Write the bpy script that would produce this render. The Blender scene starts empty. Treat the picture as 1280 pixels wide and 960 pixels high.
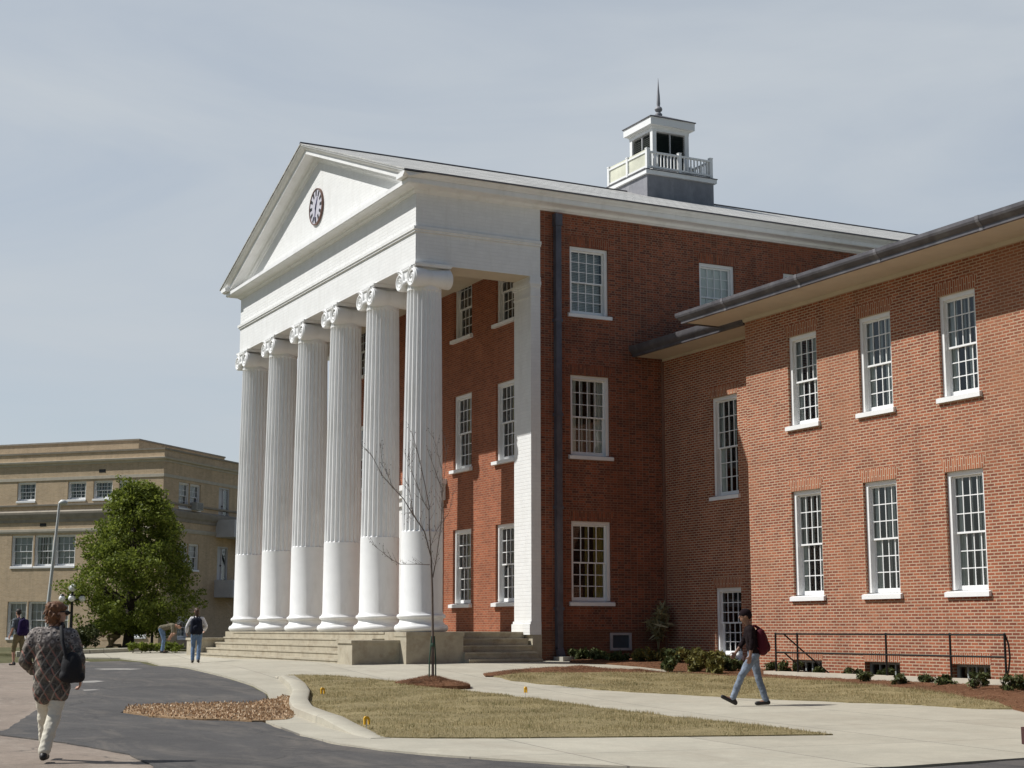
import bpy, bmesh, math, random
import numpy as np
from mathutils import Vector, Matrix, noise
from mathutils.geometry import delaunay_2d_cdt
R = math.radians
random.seed(7); rng = np.random.default_rng(7)
SC = bpy.context.scene
COL = SC.collection
# ------------------------------------------------------------------ camera
FPX = 1938.05; YAW = 0.475392; PITCH = 0.157230
CAM = np.array([39.259, -17.140, 1.45])
_c, _s = math.cos(YAW), math.sin(YAW); _cp, _sp = math.cos(PITCH), math.sin(PITCH)
FWD = np.array([-_c*_cp, _s*_cp, _sp]); RGT = np.array([_s, _c, 0.0]); UPV = np.array([_c*_sp, -_s*_sp, _cp])
cam = bpy.data.objects.new('camera', bpy.data.cameras.new('camera')); COL.objects.link(cam)
cam.matrix_world = Matrix(((RGT[0], UPV[0], -FWD[0], CAM[0]), (RGT[1], UPV[1], -FWD[1], CAM[1]), (RGT[2], UPV[2], -FWD[2], CAM[2]), (0, 0, 0, 1)))
cam.data.sensor_width = 36; cam.data.lens = 36*FPX/1280; cam.data.clip_start = .1; cam.data.clip_end = 5000
SC.camera = cam
# ------------------------------------------------------------------ light, sky, exposure
SUN_STRENGTH = 4.4; SKY_STRENGTH = 0.095
LDIR = Vector((.55, 1.0, -1.26)).normalized()
sun = bpy.data.objects.new('sun', bpy.data.lights.new('sun', 'SUN')); COL.objects.link(sun)
sun.data.energy = SUN_STRENGTH; sun.data.angle = R(.53); sun.data.color = (1, .98, .94)
sun.rotation_euler = LDIR.to_track_quat('-Z', 'Y').to_euler()
W = bpy.data.worlds.new('World'); SC.world = W; W.use_nodes = True
nt = W.node_tree; nt.nodes.clear()
def nd(nt, t, **k):
    n = nt.nodes.new(t)
    for a, v in k.items():
        if a.startswith('_'): n.inputs[a[1:].replace('_', ' ')].default_value = v
        else: setattr(n, a, v)
    return n
def ramp(nt, fac, stops):
    n = nt.nodes.new('ShaderNodeValToRGB'); e = n.color_ramp.elements
    while len(e) < len(stops): e.new(.5)
    for el, (p, c) in zip(e, stops): el.position = p; el.color = (*c, 1) if len(c) == 3 else c
    nt.links.new(fac, n.inputs[0]); return n.outputs[0]
def mixc(nt, fac, a, b, mode='MIX'):
    n = nt.nodes.new('ShaderNodeMix'); n.data_type = 'RGBA'; n.blend_type = mode
    for s, v in ((n.inputs[0], fac), (n.inputs[6], a), (n.inputs[7], b)):
        if hasattr(v, 'is_linked'): nt.links.new(v, s)
        else: s.default_value = v if not isinstance(v, tuple) else ((*v, 1) if len(v) == 3 else v)
    return n.outputs[2]
sky = nd(nt, 'ShaderNodeTexSky', sky_type='NISHITA', sun_disc=False)
sky.sun_elevation = math.asin(-LDIR.z); sky.sun_rotation = math.atan2(-LDIR.x, -LDIR.y)
sky.air_density = 1.0; sky.dust_density = 0.7; sky.ozone_density = 1.0
tc = nd(nt, 'ShaderNodeTexCoord')
mp = nd(nt, 'ShaderNodeMapping'); mp.inputs['Scale'].default_value = (1.2, 1.2, 5.0); mp.inputs['Rotation'].default_value = (R(14), R(8), R(20))
nt.links.new(tc.outputs['Generated'], mp.inputs[0])
nz = nd(nt, 'ShaderNodeTexNoise', _Scale=2.2, _Detail=7.0, _Roughness=.55, _Distortion=.6)
nt.links.new(mp.outputs[0], nz.inputs['Vector'])
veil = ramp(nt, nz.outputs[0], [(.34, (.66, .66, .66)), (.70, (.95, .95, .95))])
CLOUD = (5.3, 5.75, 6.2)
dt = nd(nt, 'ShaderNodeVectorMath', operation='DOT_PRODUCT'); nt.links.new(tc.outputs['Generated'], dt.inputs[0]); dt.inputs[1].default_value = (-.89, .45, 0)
band = ramp(nt, dt.outputs['Value'], [(.0, (.0, .0, .0)), (.62, (1, 1, 1))])   # bright cloud veil kept to the hall side; unseen sky behind the camera is dimmed
clear = mixc(nt, 1., sky.outputs[0], (.54, .56, .58), 'MULTIPLY')  # out-of-view sky darkened on purpose so the shaded walls get less fill
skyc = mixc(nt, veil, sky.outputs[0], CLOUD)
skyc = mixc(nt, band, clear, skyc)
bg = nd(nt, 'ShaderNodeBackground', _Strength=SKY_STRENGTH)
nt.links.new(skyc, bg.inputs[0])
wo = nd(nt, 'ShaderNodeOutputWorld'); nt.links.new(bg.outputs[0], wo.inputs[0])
vs = SC.view_settings; vs.view_transform = 'Standard'; vs.look = 'None'; vs.gamma = 1; vs.use_curve_mapping = False
vs.exposure = 0.12
SC.render.engine = 'CYCLES'
SC.cycles.max_bounces = 8; SC.cycles.transparent_max_bounces = 16

# ------------------------------------------------------------------ terrain height (smooth surface through surveyed points)
CP = np.array([(39, -17, 0.0), (30, -22, 0), (50, -12, 0), (22.1, -13.8, .03), (17, -.9, .10), (24, -5.5, .05), (22.5, -10, .03),
               (-2.3, -2.3, .49), (-8, -2.2, .49), (-14.6, -1.8, .49), (1.2, 2.5, .50), (.6, 5.5, .53), (3, 7.5, .47), (8, 6, .29), (15.5, 6, .27), (22, 5, .22),
               (-8.5, -4.2, .33), (-7.2, -9.1, .34), (-17.5, -3.4, .50), (-21.7, -2.5, .62), (-22, -8, .5), (-28, 0, .6), (-49, 5, .35), (-55, -15, .4), (-10, -25, .2), (10, -28, .05), (-30, 25, .5), (10, 25, .5), (40, 15, .2)])
def _phi(r2): return np.where(r2 > 1e-12, r2*np.log(np.maximum(r2, 1e-12)), 0)
_n = len(CP); _A = np.zeros((_n+3, _n+3)); _d = CP[:, None, :2]-CP[None, :, :2]
_A[:_n, :_n] = _phi((_d**2).sum(-1)) + np.eye(_n)*6
_A[:_n, _n] = 1; _A[:_n, _n+1:] = CP[:, :2]; _A[_n:, :_n] = _A[:_n, _n:].T
_w = np.linalg.solve(_A, np.concatenate([CP[:, 2], np.zeros(3)]))
def gz(x, y):
    x = np.asarray(x, float); y = np.asarray(y, float)
    r2 = (x[..., None]-CP[:, 0])**2+(y[..., None]-CP[:, 1])**2
    z = (_phi(r2)*_w[:_n]).sum(-1)+_w[_n]+_w[_n+1]*x+_w[_n+2]*y
    d = np.hypot(x-0, y+2); t = np.clip((d-45)/30, 0, 1); t = t*t*(3-2*t)
    return np.clip(z, -.3, 1.0)*(1-t)+.3*t
def g(x, y): return float(gz(x, y))
def ray(px, py): return FWD+RGT*(px-640)/FPX-UPV*(py-480)/FPX
_T = np.arange(6, 160, .08)
def gp(px, py):                                   # where the ground is seen at this place of the photo
    d = ray(px, py); P = CAM+d*_T[:, None]; h = P[:, 2]-gz(P[:, 0], P[:, 1])
    i = int(np.argmax(h < 0)) if (h < 0).any() else len(_T)-1
    if i: t = _T[i-1]+(_T[i]-_T[i-1])*h[i-1]/(h[i-1]-h[i])
    else: t = _T[0]
    q = CAM+d*t; return (float(q[0]), float(q[1]))
def gpl(l): return [gp(*q) for q in l]
def at_depth(px, py, D): return CAM+ray(px, py)*D

# ------------------------------------------------------------------ materials
def new_mat(name):
    m = bpy.data.materials.new(name); m.use_nodes = True; nt = m.node_tree
    b = nt.nodes['Principled BSDF']; return m, nt, b
def co(nt, kind='Object', scale=None):
    t = nd(nt, 'ShaderNodeTexCoord'); o = t.outputs[kind]
    if scale:
        mp = nd(nt, 'ShaderNodeMapping'); mp.inputs['Scale'].default_value = scale; nt.links.new(o, mp.inputs[0]); o = mp.outputs[0]
    return o
def noise_(nt, vec, scale, detail=4, rough=.6, dist=0):
    n = nd(nt, 'ShaderNodeTexNoise', _Scale=scale, _Detail=float(detail), _Roughness=rough, _Distortion=float(dist)); nt.links.new(vec, n.inputs['Vector']); return n.outputs[0]
def bump(nt, b, h, strength=.3, dist=.02):
    n = nd(nt, 'ShaderNodeBump', _Strength=strength, _Distance=dist); nt.links.new(h, n.inputs['Height']); nt.links.new(n.outputs[0], b.inputs['Normal']); return n
def simple(name, base, rough=.6, var=.12, nscale=6, bstr=.1, bscale=40, metal=0, spec=.4, weather=None, streak=False):
    m, nt, b = new_mat(name); v = co(nt)
    n = noise_(nt, v, nscale, 5)
    lo = tuple(c*(1-var) for c in base); hi = tuple(min(1, c*(1+var)) for c in base)
    c = ramp(nt, n, [(.3, lo), (.7, hi)])
    if weather:
        v2 = co(nt, 'Object', (1, 1, .25) if streak else (1, 1, 1))
        w = noise_(nt, v2, nscale*.7, 6, .7)
        f = ramp(nt, w, [(.5, (0, 0, 0)), (.75, (1, 1, 1))])
        c = mixc(nt, f, c, weather)
    nt.links.new(c, b.inputs['Base Color'])
    b.inputs['Roughness'].default_value = rough; b.inputs['Metallic'].default_value = metal
    b.inputs['Specular IOR Level'].default_value = spec
    if bstr: bump(nt, b, noise_(nt, v, bscale, 4), bstr, .01)
    return m
def wall_uv(nt):
    t = nd(nt, 'ShaderNodeTexCoord'); sp = nd(nt, 'ShaderNodeSeparateXYZ'); nt.links.new(t.outputs['Object'], sp.inputs[0])
    sn = nd(nt, 'ShaderNodeSeparateXYZ'); nt.links.new(t.outputs['Normal'], sn.inputs[0])
    ab = nd(nt, 'ShaderNodeMath', operation='ABSOLUTE'); nt.links.new(sn.outputs[0], ab.inputs[0])
    gt = nd(nt, 'ShaderNodeMath', operation='GREATER_THAN'); nt.links.new(ab.outputs[0], gt.inputs[0]); gt.inputs[1].default_value = .5
    mx = nd(nt, 'ShaderNodeMix', data_type='FLOAT'); nt.links.new(gt.outputs[0], mx.inputs[0]); nt.links.new(sp.outputs[0], mx.inputs[2]); nt.links.new(sp.outputs[1], mx.inputs[3])
    cb = nd(nt, 'ShaderNodeCombineXYZ'); nt.links.new(mx.outputs[0], cb.inputs[0]); nt.links.new(sp.outputs[2], cb.inputs[1])
    return cb.outputs[0], t.outputs['Object']
def brick(name, c1, c2, mortar, bw=.22, rh=.07, ms=.012, bias=0., var=.3, flemish=False, soldier=False, bstr=.5, dirt=None):
    m, nt, b = new_mat(name); uv, ob = wall_uv(nt)
    if soldier:
        mp = nd(nt, 'ShaderNodeMapping'); mp.inputs['Rotation'].default_value = (0, 0, R(90)); nt.links.new(uv, mp.inputs[0]); uv = mp.outputs[0]
    wob = nd(nt, 'ShaderNodeTexNoise', _Scale=2.5, _Detail=2.0); nt.links.new(uv, wob.inputs['Vector'])
    va = nd(nt, 'ShaderNodeVectorMath', operation='MULTIPLY_ADD'); nt.links.new(wob.outputs[1], va.inputs[0]); va.inputs[1].default_value = (.012, .006, 0); nt.links.new(uv, va.inputs[2])
    br = nd(nt, 'ShaderNodeTexBrick', offset=.5, squash=.52 if flemish else 1., squash_frequency=2 if flemish else 2)
    nt.links.new(va.outputs[0], br.inputs['Vector'])
    br.inputs['Scale'].default_value = 1; br.inputs['Brick Width'].default_value = bw; br.inputs['Row Height'].default_value = rh
    br.inputs['Mortar Size'].default_value = ms; br.inputs['Mortar Smooth'].default_value = .25; br.inputs['Bias'].default_value = bias
    br.inputs['Color1'].default_value = (*c1, 1); br.inputs['Color2'].default_value = (*c2, 1); br.inputs['Mortar'].default_value = (*mortar, 1)
    n1 = noise_(nt, ob, 1.1, 6, .65)
    c = mixc(nt, 1., br.outputs[0], ramp(nt, n1, [(.25, (1-var,)*3), (.75, (1+var*.6,)*3)]), 'MULTIPLY')
    n2 = noise_(nt, uv, 55, 3, .7)
    c = mixc(nt, .5, c, ramp(nt, n2, [(.3, (.62,)*3), (.7, (1.3,)*3)]), 'MULTIPLY')
    n3 = noise_(nt, ob, .35, 4, .6)
    ms_ = nd(nt, 'ShaderNodeMapping'); ms_.inputs['Scale'].default_value = (1.6, .16, 1); nt.links.new(uv, ms_.inputs[0]); st = noise_(nt, ms_.outputs[0], 1.4, 7, .75, .4)
    c = mixc(nt, 1., c, ramp(nt, st, [(.30, (.84,)*3), (.5, (1.,)*3), (.74, (1.12, 1.11, 1.09))]), 'MULTIPLY')
    if dirt: c = mixc(nt, ramp(nt, n3, [(.52, (0, 0, 0)), (.72, (.55, .55, .55))]), c, dirt)
    nt.links.new(c, b.inputs['Base Color']); b.inputs['Roughness'].default_value = .88; b.inputs['Specular IOR Level'].default_value = .25
    inv = nd(nt, 'ShaderNodeMath', operation='SUBTRACT'); inv.inputs[0].default_value = 1; nt.links.new(br.outputs[1], inv.inputs[1])
    bump(nt, b, inv.outputs[0], bstr, .008)
    return m
def painted_brick(name, base):
    m, nt, b = new_mat(name); uv, ob = wall_uv(nt)
    br = nd(nt, 'ShaderNodeTexBrick', offset=.5); nt.links.new(uv, br.inputs['Vector'])
    br.inputs['Scale'].default_value = 1; br.inputs['Brick Width'].default_value = 1.1; br.inputs['Row Height'].default_value = .105; br.inputs['Mortar Size'].default_value = .008; br.inputs['Mortar Smooth'].default_value = .6
    n = noise_(nt, ob, 3, 6, .65)
    v = co(nt, 'Object', (1.6, 1.6, .22)); st = noise_(nt, v, 2.2, 6, .7)
    c = ramp(nt, n, [(.3, tuple(x*.90 for x in base)), (.7, base)])
    c = mixc(nt, ramp(nt, st, [(.52, (0, 0, 0)), (.8, (.35, .35, .35))]), c, (.52, .50, .45))
    c = mixc(nt, br.outputs[1], c, tuple(x*.90 for x in base))
    nt.links.new(c, b.inputs['Base Color']); b.inputs['Roughness'].default_value = .55; b.inputs['Specular IOR Level'].default_value = .3
    inv = nd(nt, 'ShaderNodeMath', operation='SUBTRACT'); inv.inputs[0].default_value = 1; nt.links.new(br.outputs[1], inv.inputs[1])
    bump(nt, b, inv.outputs[0], .5, .012)
    return m
M = {}
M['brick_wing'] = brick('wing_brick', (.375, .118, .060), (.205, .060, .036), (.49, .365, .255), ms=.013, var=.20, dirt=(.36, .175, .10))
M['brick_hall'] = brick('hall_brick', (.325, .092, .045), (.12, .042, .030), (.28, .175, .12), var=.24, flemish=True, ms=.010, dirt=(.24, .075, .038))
M['brick_porch'] = brick('porch_brick', (.37, .115, .055), (.235, .072, .038), (.36, .21, .135), var=.2, ms=.009)
M['arch_wing'] = brick('arch_wing_brick', (.42, .140, .064), (.27, .075, .038), (.49, .37, .265), bw=.30, rh=.068, ms=.012, soldier=True)
M['arch_hall'] = brick('arch_hall_brick', (.37, .100, .046), (.15, .046, .03), (.27, .17, .11), bw=.30, rh=.068, ms=.010, soldier=True)
M['plinth'] = brick('plinth_brick', (.23, .085, .045), (.14, .055, .034), (.22, .135, .085), var=.3, dirt=(.12, .07, .045))
M['tan'] = brick('tan_brick', (.64, .485, .31), (.54, .40, .25), (.60, .49, .36), bw=.22, rh=.075, ms=.010, var=.14, bstr=.3)
M['white'] = simple('white_paint', (.83, .83, .82), .45, .03, 2.5, .06, 30, weather=(.70, .695, .67), streak=True)
M['white_clean'] = simple('window_white_paint', (.82, .82, .81), .4, .03, 5, .04, 60)
M['siding'] = painted_brick('white_painted_brick', (.83, .83, .815))
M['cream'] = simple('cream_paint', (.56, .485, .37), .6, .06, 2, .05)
M['lead'] = simple('lead_sheet', (.24, .24, .26), .55, .16, 3, .15, 25, metal=.1, weather=(.34, .34, .355), streak=True)
M['pipe'] = simple('downpipe_lead', (.095, .095, .115), .5, .25, 3, .15, 25, metal=.2, weather=(.16, .16, .175), streak=True)
M['gutter'] = simple('dark_gutter_metal', (.105, .10, .11), .5, .25, 2, .1, 20, metal=.25, weather=(.19, .185, .19))
M['gutter_joint'] = simple('gutter_joint_metal', (.16, .155, .165), .5, .2, 6, .1)
M['stone'] = simple('weathered_step_stone', (.41, .365, .275), .85, .13, 3.5, .35, 30, weather=(.27, .215, .145))
M['stone_dark'] = M['stone']
M['concrete_block'] = simple('block_concrete', (.36, .34, .29), .9, .12, 5, .3, 30)
M['black_metal'] = simple('black_iron', (.012, .012, .012), .4, .2, 8, .08, metal=.2)
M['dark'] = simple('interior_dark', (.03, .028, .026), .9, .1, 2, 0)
M['louver'] = simple('dark_green_louver', (.018, .026, .022), .6, .2, 5, .05)
M['blind'] = simple('window_blind', (.74, .75, .72), .8, .05, 5, .0)
M['shade'] = simple('roller_shade', (.86, .87, .84), .8, .04, 3, .0)
M['curtain'] = simple('white_curtain', (.78, .79, .75), .9, .08, 4, .1)
M['curtain_y'] = simple('yellow_curtain', (.42, .34, .09), .9, .12, 4, .1)
M['bark'] = simple('bark', (.095, .075, .055), .9, .25, 14, .5, 30)
M['bark_dark'] = simple('dark_bark', (.045, .036, .028), .95, .3, 10, .6, 20)
M['twig'] = simple('grey_twig', (.13, .10, .085), .85, .2, 18, .3, 60)
M['globe'] = simple('white_globe', (.82, .82, .8), .25, .03, 4, 0)
M['galv'] = simple('galvanised_pole', (.58, .59, .58), .5, .06, 3, .05, metal=.1)
M['grey_panel'] = simple('grey_painted_panel', (.58, .58, .59), .6, .08, 2, .06)
M['yellow'] = simple('yellow_plastic', (.75, .42, .02), .5, .06, 8, 0)
M['green_stake'] = simple('green_stake', (.035, .075, .05), .6, .2, 20, .1)
M['tan_stone'] = simple('tan_limestone', (.52, .47, .38), .85, .1, 3, .15)
M['dark_stone'] = simple('dark_cornice_stone', (.33, .29, .235), .85, .15, 3, .15)
def glass_mat():
    m, nt, b = new_mat('window_glass'); nt.nodes.remove(b); out = nt.nodes['Material Output']
    f = nd(nt, 'ShaderNodeFresnel', _IOR=1.5); tr = nd(nt, 'ShaderNodeBsdfTransparent'); tr.inputs[0].default_value = (.80, .84, .83, 1)
    gl = nd(nt, 'ShaderNodeBsdfGlossy', _Roughness=.02); gl.inputs[0].default_value = (1, 1, 1, 1)
    v = co(nt); n = noise_(nt, v, 1.3, 2); bp = nd(nt, 'ShaderNodeBump', _Strength=.06, _Distance=.05); nt.links.new(n, bp.inputs['Height']); nt.links.new(bp.outputs[0], gl.inputs['Normal'])
    mx = nd(nt, 'ShaderNodeMath', operation='MULTIPLY_ADD'); nt.links.new(f.outputs[0], mx.inputs[0]); mx.inputs[1].default_value = .95; mx.inputs[2].default_value = .02
    ms = nd(nt, 'ShaderNodeMixShader'); nt.links.new(mx.outputs[0], ms.inputs[0]); nt.links.new(tr.outputs[0], ms.inputs[1]); nt.links.new(gl.outputs[0], ms.inputs[2]); nt.links.new(ms.outputs[0], out.inputs[0])
    return m
M['glass'] = glass_mat()
def slate_mat(name, axis_rot):
    m, nt, b = new_mat(name); t = co(nt); mp = nd(nt, 'ShaderNodeMapping'); mp.inputs['Rotation'].default_value = axis_rot; nt.links.new(t, mp.inputs[0])
    br = nd(nt, 'ShaderNodeTexBrick', offset=.5); nt.links.new(mp.outputs[0], br.inputs['Vector'])
    br.inputs['Scale'].default_value = 1; br.inputs['Brick Width'].default_value = .32; br.inputs['Row Height'].default_value = .26; br.inputs['Mortar Size'].default_value = .008
    br.inputs['Color1'].default_value = (.56, .55, .52, 1); br.inputs['Color2'].default_value = (.44, .435, .415, 1); br.inputs['Mortar'].default_value = (.14, .14, .13, 1)
    n = noise_(nt, t, .8, 6, .7)
    c = mixc(nt, 1., br.outputs[0], ramp(nt, n, [(.3, (.78,)*3), (.7, (1.12,)*3)]), 'MULTIPLY')
    nt.links.new(c, b.inputs['Base Color']); b.inputs['Roughness'].default_value = .75
    return m
M['slate'] = slate_mat('roof_slate', (0, 0, R(90)))
M['shingle'] = slate_mat('wing_roof_slate', (0, 0, 0))
def concrete_mat():
    m, nt, b = new_mat('concrete_paving'); t = co(nt); mp = nd(nt, 'ShaderNodeMapping'); mp.inputs['Rotation'].default_value = (0, 0, R(9)); nt.links.new(t, mp.inputs[0])
    br = nd(nt, 'ShaderNodeTexBrick', offset=0.); nt.links.new(mp.outputs[0], br.inputs['Vector'])
    br.inputs['Scale'].default_value = 1; br.inputs['Brick Width'].default_value = 3.1; br.inputs['Row Height'].default_value = 2.3; br.inputs['Mortar Size'].default_value = .012
    br.inputs['Color1'].default_value = (.455, .42, .335, 1); br.inputs['Color2'].default_value = (.415, .38, .30, 1); br.inputs['Mortar'].default_value = (.20, .18, .15, 1)
    n = noise_(nt, t, .7, 6, .7); c = mixc(nt, 1., br.outputs[0], ramp(nt, n, [(.3, (.86,)*3), (.7, (1.08,)*3)]), 'MULTIPLY')
    n2 = noise_(nt, t, 38, 4, .75); c = mixc(nt, .5, c, ramp(nt, n2, [(.3, (.8,)*3), (.7, (1.16,)*3)]), 'MULTIPLY')
    n3 = noise_(nt, co(nt, 'Object', (.35, 1.3, 1)), 1.1, 6, .7, .5); c = mixc(nt, ramp(nt, n3, [(.5, (0,)*3), (.75, (.6,)*3)]), c, (.33, .285, .22))
    n5 = noise_(nt, t, 4, 7, .8); c = mixc(nt, .6, c, ramp(nt, n5, [(.3, (.82,)*3), (.7, (1.12,)*3)]), 'MULTIPLY')
    nt.links.new(c, b.inputs['Base Color']); b.inputs['Roughness'].default_value = .85; bump(nt, b, n2, .2, .01); return m
M['concrete'] = concrete_mat()
def asphalt_mat(name, a, bcol, stain):
    m, nt, b = new_mat(name); t = co(nt)
    n = noise_(nt, t, .55, 6, .7, .3); n2 = noise_(nt, t, 60, 3, .8)
    c = ramp(nt, n, [(.3, a), (.7, bcol)]); c = mixc(nt, .7, c, ramp(nt, n2, [(.25, (.55,)*3), (.75, (1.5,)*3)]), 'MULTIPLY')
    n3 = noise_(nt, co(nt, 'Object', (.5, 1.5, 1)), .8, 7, .75, 1.0); c = mixc(nt, ramp(nt, n3, [(.48, (0,)*3), (.72, (.75,)*3)]), c, stain)
    n4 = noise_(nt, t, 7, 6, .8); c = mixc(nt, .55, c, ramp(nt, n4, [(.3, (.70,)*3), (.7, (1.3,)*3)]), 'MULTIPLY')
    vo = nd(nt, 'ShaderNodeTexVoronoi', feature='DISTANCE_TO_EDGE', _Scale=.33); wv_ = nd(nt, 'ShaderNodeVectorMath', operation='MULTIPLY_ADD'); nn_ = nd(nt, 'ShaderNodeTexNoise', _Scale=1.5, _Detail=6.0); nt.links.new(t, nn_.inputs['Vector']); nt.links.new(nn_.outputs[1], wv_.inputs[0]); wv_.inputs[1].default_value = (.9, .9, 0); nt.links.new(t, wv_.inputs[2]); nt.links.new(wv_.outputs[0], vo.inputs[0])
    c = mixc(nt, ramp(nt, vo.outputs[0], [(.0, (.7,)*3), (.006, (0,)*3)]), c, (.02, .019, .018))
    nt.links.new(c, b.inputs['Base Color']); b.inputs['Roughness'].default_value = .9; bump(nt, b, n2, .45, .012); return m
M['asphalt'] = asphalt_mat('new_asphalt', (.046, .043, .042), (.082, .076, .072), (.16, .138, .115))
M['old_asphalt'] = asphalt_mat('old_worn_paving', (.19, .15, .118), (.27, .215, .17), (.34, .29, .235))
M['marking'] = simple('worn_road_paint', (.30, .285, .26), .9, .3, 9, .2, 60)
def ground_mat(name, cols, s=9, s2=70, bs=.6, bd=.04):
    m, nt, b = new_mat(name); t = co(nt)
    n = noise_(nt, t, s, 7, .75); n2 = noise_(nt, t, s2, 4, .8); n3 = noise_(nt, t, .6, 4, .6)
    c = ramp(nt, n, [(.28+.44*i/(len(cols)-1), c) for i, c in enumerate(cols)])
    c = mixc(nt, .75, c, ramp(nt, n2, [(.25, (.5,)*3), (.75, (1.5,)*3)]), 'MULTIPLY')
    c = mixc(nt, 1., c, ramp(nt, n3, [(.3, (.8,)*3), (.7, (1.15,)*3)]), 'MULTIPLY')
    nt.links.new(c, b.inputs['Base Color']); b.inputs['Roughness'].default_value = .95; b.inputs['Specular IOR Level'].default_value = .1
    bump(nt, b, n2, bs, bd); return m
M['lawn'] = ground_mat('dry_lawn_soil', [(.17, .145, .065), (.29, .235, .125), (.38, .305, .17)])
M['straw'] = ground_mat('pine_straw', [(.10, .048, .026), (.175, .085, .046), (.25, .14, .082)], 14, 90)
M['dirt'] = ground_mat('leafy_dirt', [(.24, .15, .085), (.38, .25, .145), (.50, .37, .24)], 12, 60)
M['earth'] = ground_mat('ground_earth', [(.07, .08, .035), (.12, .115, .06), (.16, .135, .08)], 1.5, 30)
def leaf_mat(name, dark, mid, light, trans=.25):
    m, nt, b = new_mat(name); gm = nd(nt, 'ShaderNodeNewGeometry')
    n = noise_(nt, co(nt), 1.3, 3); ad = nd(nt, 'ShaderNodeMath', operation='MULTIPLY_ADD'); nt.links.new(gm.outputs['Random Per Island'], ad.inputs[0]); ad.inputs[1].default_value = .65
    sb = nd(nt, 'ShaderNodeMath', operation='MULTIPLY'); nt.links.new(n, sb.inputs[0]); sb.inputs[1].default_value = .45; nt.links.new(sb.outputs[0], ad.inputs[2])
    c = ramp(nt, ad.outputs[0], [(.15, dark), (.5, mid), (.85, light)])
    nt.links.new(c, b.inputs['Base Color']); b.inputs['Roughness'].default_value = .6; b.inputs['Specular IOR Level'].default_value = .25
    tl = nd(nt, 'ShaderNodeBsdfTranslucent'); nt.links.new(c, tl.inputs[0]); ms = nd(nt, 'ShaderNodeMixShader', _Fac=trans)
    nt.links.new(b.outputs[0], ms.inputs[1]); nt.links.new(tl.outputs[0], ms.inputs[2]); nt.links.new(ms.outputs[0], nt.nodes['Material Output'].inputs[0]); return m
M['leaf'] = leaf_mat('spring_leaves', (.070, .095, .015), (.148, .188, .027), (.26, .30, .055), .42)
M['shrub_leaf'] = leaf_mat('shrub_leaves', (.022, .034, .010), (.060, .078, .022), (.13, .14, .05), .15)
M['fern_leaf'] = leaf_mat('bed_plant_leaves', (.06, .055, .015), (.13, .12, .03), (.22, .19, .05), .2)
M['dry_leaf'] = leaf_mat('dry_fronds', (.20, .18, .09), (.34, .30, .15), (.46, .41, .24), .2)
M['blade'] = leaf_mat('grass_blades', (.12, .135, .045), (.37, .305, .16), (.58, .48, .28), .45)
M['needle'] = leaf_mat('straw_needles', (.09, .042, .022), (.19, .092, .050), (.32, .19, .11), .05)
M['chip'] = leaf_mat('fallen_leaves', (.24, .14, .08), (.46, .30, .17), (.68, .56, .40), .05)

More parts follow.
